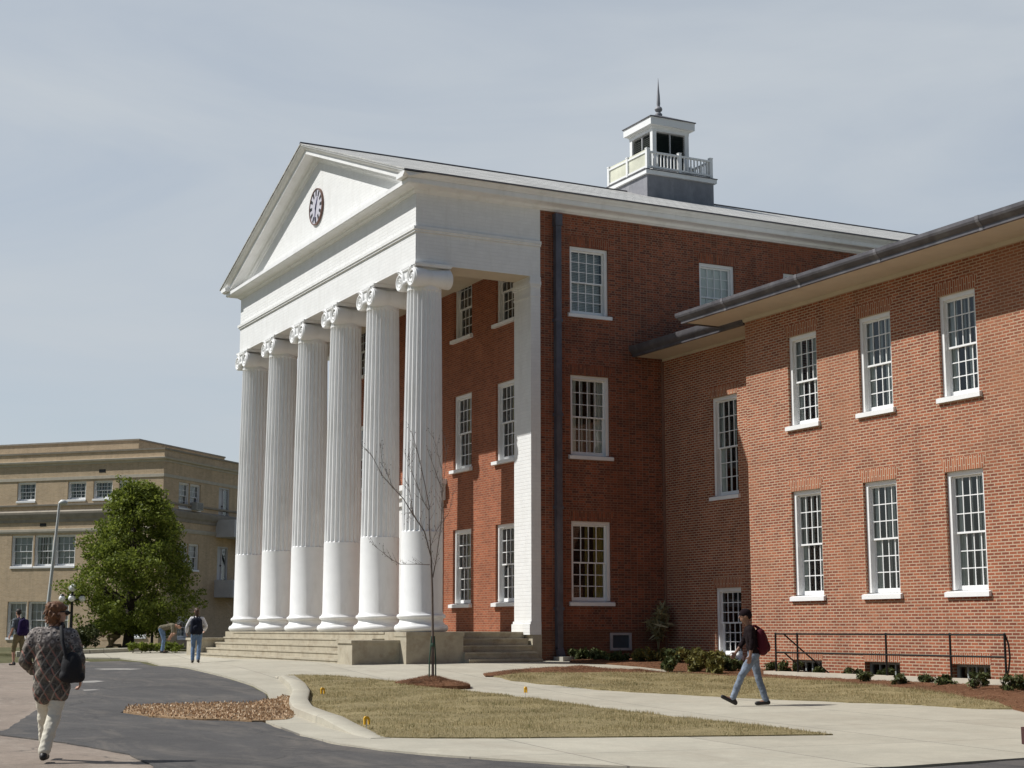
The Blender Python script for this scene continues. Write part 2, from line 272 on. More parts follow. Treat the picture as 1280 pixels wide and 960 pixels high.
# ------------------------------------------------------------------ mesh helpers
class MB:
    def __init__(s): s.v = []; s.f = []
    def add(s, vs, fs):
        o = len(s.v); s.v += [tuple(float(a) for a in v) for v in vs]; s.f += [tuple(i+o for i in f) for f in fs]; return s
    def box(s, a, b):
        x0, y0, z0 = [min(p, q) for p, q in zip(a, b)]; x1, y1, z1 = [max(p, q) for p, q in zip(a, b)]
        return s.add([(x0, y0, z0), (x1, y0, z0), (x1, y1, z0), (x0, y1, z0), (x0, y0, z1), (x1, y0, z1), (x1, y1, z1), (x0, y1, z1)],
              [(0, 3, 2, 1), (4, 5, 6, 7), (0, 1, 5, 4), (1, 2, 6, 5), (2, 3, 7, 6), (3, 0, 4, 7)])
    def prism(s, poly, axis, a, b):              # poly of 2D points extruded along axis
        n = len(poly)
        def p3(q, t):
            return (t, q[0], q[1]) if axis == 0 else ((q[0], t, q[1]) if axis == 1 else (q[0], q[1], t))
        vs = [p3(q, a) for q in poly]+[p3(q, b) for q in poly]
        fs = [tuple(range(n)), tuple(range(2*n-1, n-1, -1))]+[(i, i+n, (i+1) % n+n, (i+1) % n) for i in range(n)]
        return s.add(vs, fs)
    def lathe(s, prof, seg=32, c=(0, 0, 0), axis=2, cap=True):
        vs = []
        for r, h in prof:
            for k in range(seg):
                a = 2*math.pi*k/seg; u, w = r*math.cos(a), r*math.sin(a)
                vs.append((c[0]+u, c[1]+w, c[2]+h) if axis == 2 else ((c[0]+u, c[1]+h, c[2]+w) if axis == 1 else (c[0]+h, c[1]+u, c[2]+w)))
        fs = [(i*seg+k, i*seg+(k+1) % seg, (i+1)*seg+(k+1) % seg, (i+1)*seg+k) for i in range(len(prof)-1) for k in range(seg)]
        if cap: fs += [tuple(range(seg-1, -1, -1)), tuple((len(prof)-1)*seg+k for k in range(seg))]
        return s.add(vs, fs)
    def tube(s, pts, rad, seg=8):
        pts = [Vector(p) for p in pts]; n = len(pts); rad = rad if isinstance(rad, (list, tuple)) else [rad]*n
        up = None; vs = []
        for i, p in enumerate(pts):
            t = (pts[min(i+1, n-1)]-pts[max(i-1, 0)]).normalized()
            if up is None: up = t.orthogonal().normalized()
            up = (up-t*up.dot(t)); up = up.normalized() if up.length > 1e-6 else t.orthogonal().normalized()
            w = t.cross(up)
            for k in range(seg):
                a = 2*math.pi*k/seg; vs.append(p+(up*math.cos(a)+w*math.sin(a))*rad[i])
        fs = [(i*seg+k, i*seg+(k+1) % seg, (i+1)*seg+(k+1) % seg, (i+1)*seg+k) for i in range(n-1) for k in range(seg)]
        fs += [tuple(range(seg-1, -1, -1)), tuple((n-1)*seg+k for k in range(seg))]
        return s.add(vs, fs)
    def ell(s, c, r, seg=16, rings=10, rot=None):
        vs = []; c = Vector(c)
        for i in range(rings+1):
            th = math.pi*i/rings
            for k in range(seg):
                a = 2*math.pi*k/seg; v = Vector((r[0]*math.sin(th)*math.cos(a), r[1]*math.sin(th)*math.sin(a), r[2]*math.cos(th)))
                if rot is not None: v = rot @ v
                vs.append(c+v)
        return s.add(vs, [(i*seg+k, i*seg+(k+1) % seg, (i+1)*seg+(k+1) % seg, (i+1)*seg+k) for i in range(rings) for k in range(seg)])
    def cap(s, p0, p1, r0, r1, seg=12):          # tapered limb with round ends
        p0, p1 = Vector(p0), Vector(p1); t = (p1-p0); L = t.length; t.normalize(); u = t.orthogonal().normalized(); w = t.cross(u)
        prof = [(r0*math.sin(a), -r0*math.cos(a)) for a in (0.02, .5, 1.05, 1.57)]+[(r1*math.cos(a), L+r1*math.sin(a)) for a in (0, .55, 1.1, 1.55)]
        vs = [p0+t*h+(u*math.cos(2*math.pi*k/seg)+w*math.sin(2*math.pi*k/seg))*r for r, h in prof for k in range(seg)]
        n = len(prof); fs = [(i*seg+k, i*seg+(k+1) % seg, (i+1)*seg+(k+1) % seg, (i+1)*seg+k) for i in range(n-1) for k in range(seg)]
        fs += [tuple(range(seg-1, -1, -1)), tuple((n-1)*seg+k for k in range(seg))]
        return s.add(vs, fs)
    def mesh(s, name, mat, smooth=None, fix=True):
        m = bpy.data.meshes.new(name); m.from_pydata(s.v, [], s.f); m.materials.append(mat)
        if fix:
            bm = bmesh.new(); bm.from_mesh(m); bmesh.ops.recalc_face_normals(bm, faces=bm.faces); bm.to_mesh(m); bm.free()
        if smooth is not None:
            m.shade_smooth(); m.set_sharp_from_angle(angle=R(smooth))
        return m
    def build(s, name, mat, parent=None, smooth=None, fix=True): return obj(name, s.mesh(name, mat, smooth, fix), parent)
def obj(name, mesh, parent=None, loc=None, rz=None):
    o = bpy.data.objects.new(name, mesh); COL.objects.link(o)
    if parent: o.parent = parent
    if loc is not None: o.location = loc
    if rz is not None: o.rotation_euler = (0, 0, rz)
    return o
def tag(o, label=None, cat=None, group=None, kind=None):
    for k, v in (('label', label), ('category', cat), ('group', group), ('kind', kind)):
        if v: o[k] = v
    return o
def thing(name, label, cat, loc=(0, 0, 0), rz=0, group=None):
    o = bpy.data.objects.new(name, None); COL.objects.link(o); o.location = loc; o.rotation_euler = (0, 0, rz); o.empty_display_size = .2
    return tag(o, label, cat, group)
def wall(mb, org, ux, n, u0, u1, z0, z1, holes=(), depth=.30):
    """one wall face in the plane org + u*ux, outward normal n, with rectangular openings and their reveals"""
    org = Vector(org); ux = Vector(ux); n = Vector(n)
    us = sorted({u0, u1, *[max(u0, min(u1, h[i])) for h in holes for i in (0, 1)]}); zs = sorted({z0, z1, *[max(z0, min(z1, h[i])) for h in holes for i in (2, 3)]})
    P = lambda u, z, d=0: org+ux*u+Vector((0, 0, z))-n*d
    for i in range(len(us)-1):
        for j in range(len(zs)-1):
            cu, cz = (us[i]+us[i+1])/2, (zs[j]+zs[j+1])/2
            if any(h[0] < cu < h[1] and h[2] < cz < h[3] for h in holes): continue
            mb.add([P(us[i], zs[j]), P(us[i+1], zs[j]), P(us[i+1], zs[j+1]), P(us[i], zs[j+1])], [(0, 1, 2, 3)])
    for a, b, c, d in holes:
        for (p, q) in (((a, c), (b, c)), ((b, c), (b, d)), ((b, d), (a, d)), ((a, d), (a, c))):
            mb.add([P(*p), P(*q), P(*q, depth), P(*p, depth)], [(0, 1, 2, 3)])
def strip(mb, prof, path, closed_prof=True):
    """sweep a profile [(outset, z)] along a plan polyline with mitred corners; outset goes to the right of travel"""
    n = len(path); secs = []
    for i in range(n):
        p = Vector(path[i]); d0 = (p-Vector(path[i-1])).normalized() if i else None; d1 = (Vector(path[i+1])-p).normalized() if i < n-1 else None
        r = lambda d: Vector((d.y, -d.x))
        if d0 is None: m = r(d1)
        elif d1 is None: m = r(d0)
        else: m = (r(d0)+r(d1)); m = m/(m.dot(r(d0)))
        secs.append([(p.x+m.x*o, p.y+m.y*o, z) for o, z in prof])
    k = len(prof); vs = [v for s_ in secs for v in s_]
    rng_ = range(k) if closed_prof else range(k-1)
    fs = [(i*k+j, (i+1)*k+j, (i+1)*k+(j+1) % k, i*k+(j+1) % k) for i in range(n-1) for j in rng_]
    if closed_prof: fs += [tuple(range(k)), tuple(range((n-1)*k+k-1, (n-1)*k-1, -1))]
    mb.add(vs, fs)

# ------------------------------------------------------------------ ground sheets
def grid_ground():
    fx = np.concatenate([[-2500, -1200, -600, -300, -160, -110], np.arange(-80, 60, 1.0), [70, 100, 160, 300, 600, 1200, 2500]])
    fy = np.concatenate([[-2500, -1200, -600, -300, -160, -90], np.arange(-55, 55, 1.0), [70, 100, 160, 300, 600, 1200, 2500]])
    X, Y = np.meshgrid(fx, fy); Z = gz(X, Y)
    # sunken areaway along the wing's front wall, behind its kerb
    vs = np.stack([X, Y, Z], -1).reshape(-1, 3); nx = len(fx)
    fs = [(j*nx+i, j*nx+i+1, (j+1)*nx+i+1, (j+1)*nx+i) for j in range(len(fy)-1) for i in range(nx-1)
          if not (7.9 < (fx[i]+fx[i+1])/2 < 17.1 and 6.1 < (fy[j]+fy[j+1])/2 < 7.1)]
    mb = MB(); mb.v = vs.tolist(); mb.f = fs
    o = mb.build('ground', M['earth'], None, 60, False); tag(o, 'bare earth and thin grass around the paths and buildings', 'ground', kind='structure')
grid_ground()
def inside(poly, x, y):
    p = np.array(poly); r = np.zeros(np.shape(x), bool); j = len(p)-1
    for i in range(len(p)):
        xi, yi = p[i]; xj, yj = p[j]
        c = ((yi > y) != (yj > y)) & (x < (xj-xi)*(y-yi)/(yj-yi+1e-12)+xi); r ^= c; j = i
    return r
def smooth_poly(pts, it=2, keep=()):
    pts = [np.array(p) for p in pts]
    for _ in range(it):
        q = []
        for i in range(len(pts)):
            a, b = pts[i], pts[(i+1) % len(pts)]; q += [a*.75+b*.25, a*.25+b*.75]
        pts = q
    return [tuple(p) for p in pts]
def densify(poly, step):
    out = []
    for i in range(len(poly)):
        a, b = np.array(poly[i]), np.array(poly[(i+1) % len(poly)]); n = max(1, int(np.linalg.norm(b-a)/step))
        out += [tuple(a+(b-a)*k/n) for k in range(n)]
    return out
def drape_mesh(poly, off, step=.7, skirt=.05, mound=0., rough=0.):
    poly = densify(poly, step*.8); P = np.array(poly)
    xs = np.arange(P[:, 0].min(), P[:, 0].max(), step); ys = np.arange(P[:, 1].min(), P[:, 1].max(), step)
    X, Y = np.meshgrid(xs, ys); X = X.ravel()+.01; Y = Y.ravel()+.007; k = inside(poly, X, Y); X, Y = X[k], Y[k]
    n = len(poly)
    dmin = np.full(len(X), 9.)
    for i in range(0, len(X), 4000): dmin[i:i+4000] = np.sqrt(((X[i:i+4000, None]-P[:, 0])**2+(Y[i:i+4000, None]-P[:, 1])**2).min(1))
    k = dmin > step*.35; X, Y, dmin = X[k], Y[k], dmin[k]
    v2 = [Vector(p) for p in poly]+[Vector((a, b)) for a, b in zip(X, Y)]
    ov, oe, of, orig, _, _ = delaunay_2d_cdt(v2, [(i, (i+1) % n) for i in range(n)], [], 1, 1e-5)
    A = np.array([(v.x, v.y) for v in ov]); z = gz(A[:, 0], A[:, 1])+off
    if mound or rough:
        dd = np.empty(len(A))
        for i in range(0, len(A), 4000): dd[i:i+4000] = np.sqrt(((A[i:i+4000, None, :]-P)**2).sum(-1).min(1))
        dd = np.clip(dd/.6, 0, 1)
        nz_ = np.array([noise.noise(Vector((a*1.7, b*1.7, 3))) for a, b in A])
        z = z+dd*(mound+rough*nz_)
    mb = MB(); mb.v = [(a, b, c) for (a, b), c in zip(A, z)]; mb.f = [tuple(f) for f in of]
    if skirt:
        bnd = {}
        for f in mb.f:
            for i in range(len(f)): e = (f[i], f[(i+1) % len(f)]); bnd[e] = bnd.get(e, 0)+1
        for (a, b) in [e for e in bnd if (e[1], e[0]) not in bnd]:
            va, vb = mb.v[a], mb.v[b]; mb.add([va, vb, (vb[0], vb[1], vb[2]-skirt), (va[0], va[1], va[2]-skirt)], [(1, 0, 3, 2)])
    # face up
    a, b, c = [np.array(mb.v[i]) for i in mb.f[0][:3]]
    return mb
def drape(name, poly, off, mat, label, cat, kind='structure', step=.7, **k):
    o = drape_mesh(poly, off, step, **k).build(name, mat, None, 50, True); tag(o, label, cat, kind=kind); return o
# old worn pavement (everything on the road side), new asphalt over it, concrete plaza and walks
old = [gp(-60, 832), gp(40, 828), gp(104, 826), (-2, -6), (14, -8), (26, -8), (40, -4), (48, -10), (52, -20), (44, -24), (30, -24), (10, -24), (-8, -16)]
drape('road', old, .015, M['old_asphalt'], 'worn pinkish brown pavement of the drive', 'road')
asph_px = [(100, 829), (150, 827.5), (175, 829), (215, 835), (250, 841), (285, 850), (312, 859), (330, 868), (335, 877), (320, 884), (262, 884), (205, 886), (160, 889), (150, 893), (185, 898), (240, 901), (300, 903), (328, 905), (372, 922), (425, 935), (480, 943), (545, 949), (640, 956), (712, 961)]
asph = gpl(asph_px)
asph += [gp(850, 967), gp(1000, 969), gp(1120, 965), gp(1190, 960), gp(1290, 953), (36, -6.2), (39, -11), (33, -18), gp(195, 962), gp(160, 946), gp(110, 936), gp(70, 930), gp(0, 921), gp(-40, 918), gp(4, 916), gp(45, 891), gp(90, 850), gp(100, 836)]
asph = [(a+.05*noise.noise(Vector((a*2.1, b*2.1, 0)))+.09*noise.noise(Vector((a*.6, b*.6, 5))), b+.05*noise.noise(Vector((a*2.1, b*2.1, 7)))) for a, b in densify(asph, .22)]
drape('asphalt_drive', asph, .032, M['asphalt'], 'dark new asphalt patch curving round the kerb', 'road', step=.6)
for pl in ([(118, 837.6), (150, 837.1), (178, 837.8), (165, 838.7), (130, 838.6)], [(103, 853.6), (120, 852.6), (131, 853.4), (118, 855.2), (104, 855.4)], [(103, 864.4), (118, 863.8), (125, 864.6), (106, 865.6)]):
    drape('road_marking', gpl(pl), .036, M['marking'], 'worn whitish streak of old paint on the drive', 'road marking', step=.3, skirt=.01)
# concrete: from the asphalt edge to the buildings
conc_px = [(30, 832), (60, 826), (100, 823.5), (150, 824), (185, 828), (220, 834), (255, 841), (288, 849), (316, 858), (334, 868), (337, 877), (318, 884), (330, 888), (366, 880), (365, 902), (330, 904.2), (372, 921.5), (425, 934.5), (480, 942.5), (545, 948.5), (640, 955.5), (712, 960.5)]
conc = gpl(conc_px)+[gp(850, 966.5), gp(1000, 968.5), gp(1120, 964.5), gp(1190, 959.5), gp(1290, 952.5), (35, 0), (30, 5.9), (3.2, 6.3), (.2, 6.0), (-.2, 3), (-17, 3), (-19, -1.0), gp(190, 815.5), gp(100, 819)]
drape('pavement', conc, .05, M['concrete'], 'pale concrete paving in front of the steps and along the walk', 'pavement', step=.6)
# dirt patch between asphalt and kerb
dirt = gpl([(149, 891), (165, 887), (205, 884.5), (262, 882.5), (320, 882.5), (345, 876), (362, 872), (367, 884), (366, 903), (328, 906), (300, 904), (240, 902.5), (185, 899.5)])
def jag(poly, a, f=1.3): return [(x+a*noise.noise(Vector((x*f, y*f, 1.)))+a*.6*noise.noise(Vector((x*f*3.3, y*f*3.3, 4.))), y+a*noise.noise(Vector((x*f, y*f, 8.)))+a*.6*noise.noise(Vector((x*f*3.3, y*f*3.3, 12.)))) for x, y in densify(poly, .18)]
DIRT = jag(smooth_poly(dirt, 1), .16)
drape('gravel_patch', DIRT, .056, M['dirt'], 'wedge of leaf-strewn dirt in the drive', 'dirt', kind='stuff', step=.3, mound=.01, rough=.02)
# grass island with its kerb
isl_px = [(358, 847.5), (400, 848), (445, 850.5), (495, 856), (540, 862), (595, 869), (640, 874), (715, 884), (800, 896), (880, 905), (960, 914), (1043, 924), (960, 925), (860, 926), (760, 927), (640, 928), (540, 928.5), (480, 927), (445, 915), (418, 901), (392, 892), (380, 884), (382, 872), (378, 863), (368, 855)]
ISL = jag(gpl(isl_px), .07)
drape('island_lawn', ISL, .066, M['lawn'], 'dry tan and green turf of the grass island', 'lawn', step=.4, skirt=.1, mound=.045, rough=.02)
def kerb_run(pts, wid, heights, name, label):
    mb = MB(); n = len(pts); secs = []
    for i in range(n):
        d = np.array(pts[min(i+1, n-1)])-np.array(pts[max(i-1, 0)]); d /= np.linalg.norm(d); nn = np.array([d[1], -d[0]])
        p = np.array(pts[i]); h = heights[i]; a, b = p-nn*wid*.5, p+nn*wid*.5
        zb = g(*p)+.04
        secs += [(a[0], a[1], zb-.15), (a[0], a[1], zb+h-.02), (a[0]+nn[0]*.03, a[1]+nn[1]*.03, zb+h), (b[0]-nn[0]*.05, b[1]-nn[1]*.05, zb+h), (b[0]-nn[0]*.015, b[1]-nn[1]*.015, zb+h-.02), (b[0], b[1], zb-.15)]
    fs = [(i*6+j, i*6+j+1, (i+1)*6+j+1, (i+1)*6+j) for i in range(n-1) for j in range(5)]+[tuple(range(6)), tuple((n-1)*6+j for j in range(5, -1, -1))]
    mb.add(secs, fs); o = mb.build(name, M['concrete'], None, 40); tag(o, label, 'kerb'); return o
kp = gpl([(350, 847), (360, 854), (371, 863), (376, 873), (372, 885), (378, 896), (400, 905), (425, 914), (452, 922), (475, 928)])
kp = densify(kp, .25)[:-1]; kp = [k for k in kp]
# cut the closing segment that densify adds
_last = gp(475, 928); _i = int(np.argmin([np.hypot(k[0]-_last[0], k[1]-_last[1]) for k in kp])); kp = kp[:_i+1]
for _ in range(3): kp = [kp[0]]+[tuple((np.array(kp[i-1])+2*np.array(kp[i])+np.array(kp[i+1]))/4) for i in range(1, len(kp)-1)]+[kp[-1]]
kerb_run(kp, .34, [.13*min(1, i/8)*min(1, max(.12, (len(kp)-1-i)/10)) for i in range(len(kp))], 'kerb', 'pale concrete kerb round the end of the grass island')
# second lawn strip, pine straw
strip_px = [(607, 846), (640, 843), (680, 842), (735, 841.5), (800, 844), (835, 845), (900, 847), (1000, 852), (1100, 860), (1200, 872), (1272, 884), (1278, 891), (1235, 891), (1120, 884), (960, 877.5), (897, 874.5), (765, 867), (640, 854)]
LAWN2 = jag(gpl(strip_px), .12)
drape('walk_lawn', LAWN2, .075, M['lawn'], 'strip of straw coloured turf between walk and bushes', 'lawn', step=.4, skirt=.08, mound=.03, rough=.02)
straw1 = gpl([(604, 846), (640, 842.6), (655, 842), (675, 840), (700, 839.5), (735, 838.5), (760, 841), (800, 843), (838, 844.5), (838, 846), (800, 846.5), (740, 846), (700, 847), (660, 846.5), (625, 849), (607, 849)])
STRAW1 = straw1
drape('straw_edge', STRAW1, .082, M['straw'], 'ridge of brown pine straw along the lawn edge', 'pine straw', kind='stuff', step=.3, mound=.09, rough=.05)
STRAW2 = gpl([(712, 831), (760, 833), (800, 836), (832, 840), (838, 846.5), (900, 850), (1000, 855), (1100, 863), (1180, 872), (1240, 884), (1290, 897)])+[(26, 3.5), (26, 5.85), (7.9, 5.85), (7.9, 7.0), (5.9, 7.0), (5.7, 8.1), (.15, 8.1), (.15, 4.9)]
drape('straw_bed', STRAW2, .09, M['straw'], 'brown pine straw mulch of the planting bed along the walls', 'pine straw', kind='stuff', step=.4, mound=.04, rough=.05)
sapling_xy = gp(541, 861)
MOUND = [(sapling_xy[0]+1.05*math.cos(a)*(1+.15*math.sin(3*a+1)), sapling_xy[1]+.75*math.sin(a)*(1+.12*math.cos(2*a))) for a in np.linspace(0, 2*math.pi, 20, endpoint=False)]
drape('mulch_mound', MOUND, .125, M['straw'], 'mound of brown pine straw round the sapling', 'mulch mound', kind='stuff', step=.16, mound=.12, rough=.05, skirt=.1)
# far lawn with its low kerb behind the drive
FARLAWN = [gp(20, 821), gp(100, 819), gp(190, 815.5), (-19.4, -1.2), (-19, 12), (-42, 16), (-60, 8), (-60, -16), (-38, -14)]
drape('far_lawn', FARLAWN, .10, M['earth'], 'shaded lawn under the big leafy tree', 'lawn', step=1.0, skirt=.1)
fk = densify([gp(20, 821), gp(100, 819), gp(192, 815.3)], .5); _l = gp(192, 815.3); _i = int(np.argmin([np.hypot(k[0]-_l[0], k[1]-_l[1]) for k in fk])); fk = fk[:_i+1]
kerb_run(fk, .3, [.16]*len(fk), 'kerb', 'low kerb in front of the shaded lawn and leafy tree')

# ------------------------------------------------------------------ sash windows (meshes shared between copies)
_wc = {}
def window(parent, kind, loc, rz, w, h, arch=True, cols=4, rows=3, fr=.10, curtain=None, seed=0, mats=('arch_hall',), sillp=.08, sillext=.085):
    """origin: bottom centre of the opening incl. sill at the wall face; local x right, y into the wall, z up"""
    key = (kind, round(w, 3), round(h, 3), arch, curtain, seed, mats)
    if key not in _wc:
        d = {}; hw = w/2; sh = .15; W_ = 'white_clean'
        f = MB(); y0, y1 = .075, .29
        f.box((-hw, y0, sh), (-hw+fr, y1, h)); f.box((hw-fr, y0, sh), (hw, y1, h)); f.box((-hw+fr, y0, h-fr), (hw-fr, y1, h))
        d['frame'] = f.mesh('window', M[W_])
        s = MB(); s.prism([(-sillp, 0), (-sillp, .10), (.0, .125), (.285, .149), (.285, 0)], 0, -hw, hw); s.prism([(-sillp, 0), (-sillp, .10), (-.002, .1245), (-.002, 0)], 0, -hw-sillext, -hw); s.prism([(-sillp, 0), (-sillp, .10), (-.002, .1245), (-.002, 0)], 0, hw, hw+sillext)
        d['sill'] = s.mesh('sill', M[W_])
        iw = hw-fr; zb = sh+.0; zm = sh+(h-fr-sh)*.5; zt = h-fr
        def sash(z0, z1, y, br, tr):
            m = MB(); st = .045
            m.box((-iw, y, z0), (-iw+st, y+.045, z1)); m.box((iw-st, y, z0), (iw, y+.045, z1)); m.box((-iw+st, y, z0), (iw-st, y+.045, z0+br)); m.box((-iw+st, y, z1-tr), (iw-st, y+.045, z1))
            gw = 2*(iw-st)/cols
            for i in range(1, cols): x = -iw+st+gw*i; m.box((x-.012, y+.008, z0+br), (x+.012, y+.036, z1-tr))
            gh = (z1-tr-z0-br)/rows
            for j in range(1, rows): z = z0+br+gh*j; m.box((-iw+st, y+.0095, z-.011), (iw-st, y+.0345, z+.011))
            return m.mesh('sash', M[W_])
        d['sash_u'] = sash(zm-.02, zt, .155, .042, .045); d['sash_l'] = sash(zb, zm+.022, .207, .10, .042)
        gl = MB(); gl.add([(-iw+.02, .178, zm), (iw-.02, .178, zm), (iw-.02, .178, zt-.02), (-iw+.02, .178, zt-.02)], [(0, 1, 2, 3)]); gl.add([(-iw+.02, .230, zb+.03), (iw-.02, .230, zb+.03), (iw-.02, .230, zm), (-iw+.02, .230, zm)], [(0, 1, 2, 3)])
        d['pane'] = gl.mesh('pane', M['glass'], None, False)
        if arch:
            a = MB(); ah = .30; a.prism([(-hw-.01, h+.002), (hw+.01, h+.002), (hw+.13, h+ah), (-hw-.13, h+ah)], 1, -.004, .05)
            d['arch'] = a.mesh('brick_arch', M[mats[0]])
        if curtain:
            c = MB(); r_ = random.Random(seed)
            if curtain == 'shade':
                c.add([(-iw+.01, .25, zb+.02), (iw-.01, .25, zb+.02), (iw-.01, .25, zt), (-iw+.01, .25, zt)], [(0, 1, 2, 3)]); d['curtain'] = ('blind', c.mesh('blind', M['shade'], None, False))
            elif curtain == 'blind':
                n = int((zt-zb-.05)/.05)
                for k in range(n): z = zb+.04+k*.05; c.add([(-iw+.02, .31, z), (iw-.02, .31, z), (iw-.02, .33, z+.046), (-iw+.02, .33, z+.046)], [(0, 1, 2, 3)])
                d['curtain'] = ('blind', c.mesh('blind', M['blind'], None, False))
            else:
                def drap(x0, x1, y=.27):
                    n = max(6, int((x1-x0)/.012)); P = [(x0+(x1-x0)*i/n, y+.022*math.sin(i*.9+seed)) for i in range(n+1)]
                    c.add([(x, yy, zb+.02) for x, yy in P]+[(x, yy, zt) for x, yy in P], [(i, i+1, n+2+i, n+1+i) for i in range(n)])
                if curtain == 'sides':
                    drap(-iw, -iw+.16+.06*r_.random()); drap(iw-.2-.1*r_.random(), iw); x = r_.uniform(-.3, -.05)*iw; drap(x, x+.06); x = r_.uniform(.15, .3)*iw; drap(x, x+.08)
                    mat = 'curtain'
                else:
                    drap(iw-.32-.12*r_.random(), iw); drap(-.12*iw, .08*iw); mat = 'curtain_y'
                    if r_.random() < .5: drap(-iw, -iw+.10)
                d['curtain'] = ('curtain', c.mesh('curtain', M[mat], None, False))
        _wc[key] = d
    d = _wc[key]; o = obj('window', d['frame'], parent, loc, rz)
    obj('sash', d['sash_u'], o); obj('sash', d['sash_l'], o); obj('pane', d['pane'], o); obj('sill', d['sill'], o)
    if 'arch' in d: obj('brick_arch', d['arch'], o)
    if 'curtain' in d: obj(d['curtain'][0], d['curtain'][1], o)
    return o

# ================================================================== the columned hall
WW = 16.385; FZ = 1.392; ZA = 11.702; ZT = 12.611; ZC = 14.173; ZAP = 17.412; EE = .624; DD = 3.884; YEND = 37.0; XR = -WW/2
SLOPE = (ZAP-ZC)/(WW/2+EE); XS = -.035
hall = thing('college_hall', 'long red brick hall with white six-column portico, pediment clock and rooftop cupola', 'building', (0, 0, 0))
WH = {'u': (10.617, 12.786), 'm': (6.383, 8.885), 'l': (2.130, 4.578)}; HW = 1.334/2
side_y = [5.689, 10.321, 13.56, 18.2, 22.8, 27.4, 32.0]; front_x = [-14.1, -11.07, -5.03, -2.0]
# walls
mb = MB(); holes = [(y-HW, y+HW, *WH[k]) for y in side_y for k in 'uml' if not (k != 'u' and y > 8)]
wall(mb, (XS, 0, 0), (0, 1, 0), (1, 0, 0), DD-.02, YEND, 1.44, 13.80, holes)
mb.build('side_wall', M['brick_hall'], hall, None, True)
mb = MB(); holes = [(6.27, 6.99, .86, 1.365)]
wall(mb, (XS+.03, 0, 0), (0, 1, 0), (1, 0, 0), DD+.0, 8.2, .1, 1.44, [(6.27, 6.99, .86, 1.365)], .2)
mb.add([(XS, DD, 1.44), (XS+.03, DD, 1.44), (XS+.03, 8.2, 1.44), (XS, 8.2, 1.44)], [(0, 1, 2, 3)])
mb.build('brick_plinth', M['plinth'], hall)
mb = MB(); holes = [(x-HW, x+HW, *WH[k]) for x in front_x for k in 'uml']+[(XR-1.35, XR+1.35, FZ, 6.0), (XR-HW, XR+HW, *WH['u']), (XR-HW, XR+HW, 6.9, 9.0)]
wall(mb, (0, DD, 0), (1, 0, 0), (0, -1, 0), -WW+.03, XS, FZ-.3, 12.45, holes)
mb.build('porch_wall', M['brick_porch'], hall)
mb = MB(); wall(mb, (-WW+.035, 0, 0), (0, -1, 0), (-1, 0, 0), -YEND, -DD, 0, 13.9); wall(mb, (0, YEND, 0), (-1, 0, 0), (0, 1, 0), 0, WW, 0, 13.9)
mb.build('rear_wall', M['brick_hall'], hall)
# floors inside keep the rooms dark and closed
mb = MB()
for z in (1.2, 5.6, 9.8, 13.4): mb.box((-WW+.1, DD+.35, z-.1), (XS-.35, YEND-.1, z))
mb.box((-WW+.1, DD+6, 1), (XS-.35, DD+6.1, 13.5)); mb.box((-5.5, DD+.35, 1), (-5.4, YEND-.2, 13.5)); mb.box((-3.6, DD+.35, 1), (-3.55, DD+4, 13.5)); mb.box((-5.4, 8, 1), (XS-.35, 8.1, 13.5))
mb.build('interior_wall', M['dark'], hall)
sd = 0
for y in side_y:
    for k in 'uml':
        if k != 'u' and y > 8: continue
        sd += 1; cu = ('shade' if y > 8 else 'blind') if k == 'u' else ('yellow' if k == 'l' else 'yellow')
        if k == 'm': cu = 'sides'
        window(hall, 'side', (XS, y, WH[k][0]), R(90), 1.334, WH[k][1]-WH[k][0], curtain=cu, seed=sd)
for x in front_x:
    for k in 'uml':
        sd += 1; window(hall, 'front', (x, DD, WH[k][0]), 0, 1.334, WH[k][1]-WH[k][0], curtain='yellow' if k != 'u' else None, seed=sd, arch=False, sillp=.12)
window(hall, 'front', (XR, DD, WH['u'][0]), 0, 1.334, WH['u'][1]-WH['u'][0], arch=False); window(hall, 'front', (XR, DD, 6.9), 0, 1.334, 2.1, arch=False)
# central door
fr = MB(); fr.box((XR-1.75, DD-.12, FZ), (XR-1.2, DD+.2, 5.6)); fr.box((XR+1.2, DD-.12, FZ), (XR+1.75, DD+.2, 5.6)); fr.box((XR-1.9, DD-.22, 5.6), (XR+1.9, DD+.2, 6.1)); fr.box((XR-2.0, DD-.4, 6.1), (XR+2.0, DD+.1, 6.28)); fr.box((XR-1.95, DD-.32, 5.86), (XR+1.95, DD-.22, 5.95))
dsur = fr.build('door_surround', M['white'], hall)
dd = MB()
for sx in (-1, 1):
    x0 = XR+min(0, sx)*1.2+.02; x1 = XR+max(0, sx)*1.2-.02
    dd.box((x0, DD+.16, FZ), (x1, DD+.22, 4.2))
    for zz in ((1.6, 2.3), (2.45, 3.3), (3.45, 4.1)): dd.box((x0+.15, DD+.135, zz[0]), (x1-.15, DD+.16, zz[1]))
dd.build('door', M['white_clean'], hall)
tr = MB(); tr.box((XR-1.2, DD+.17, 4.2), (XR+1.2, DD+.2, 5.6)); tr.build('transom_pane', M['glass'], dsur)
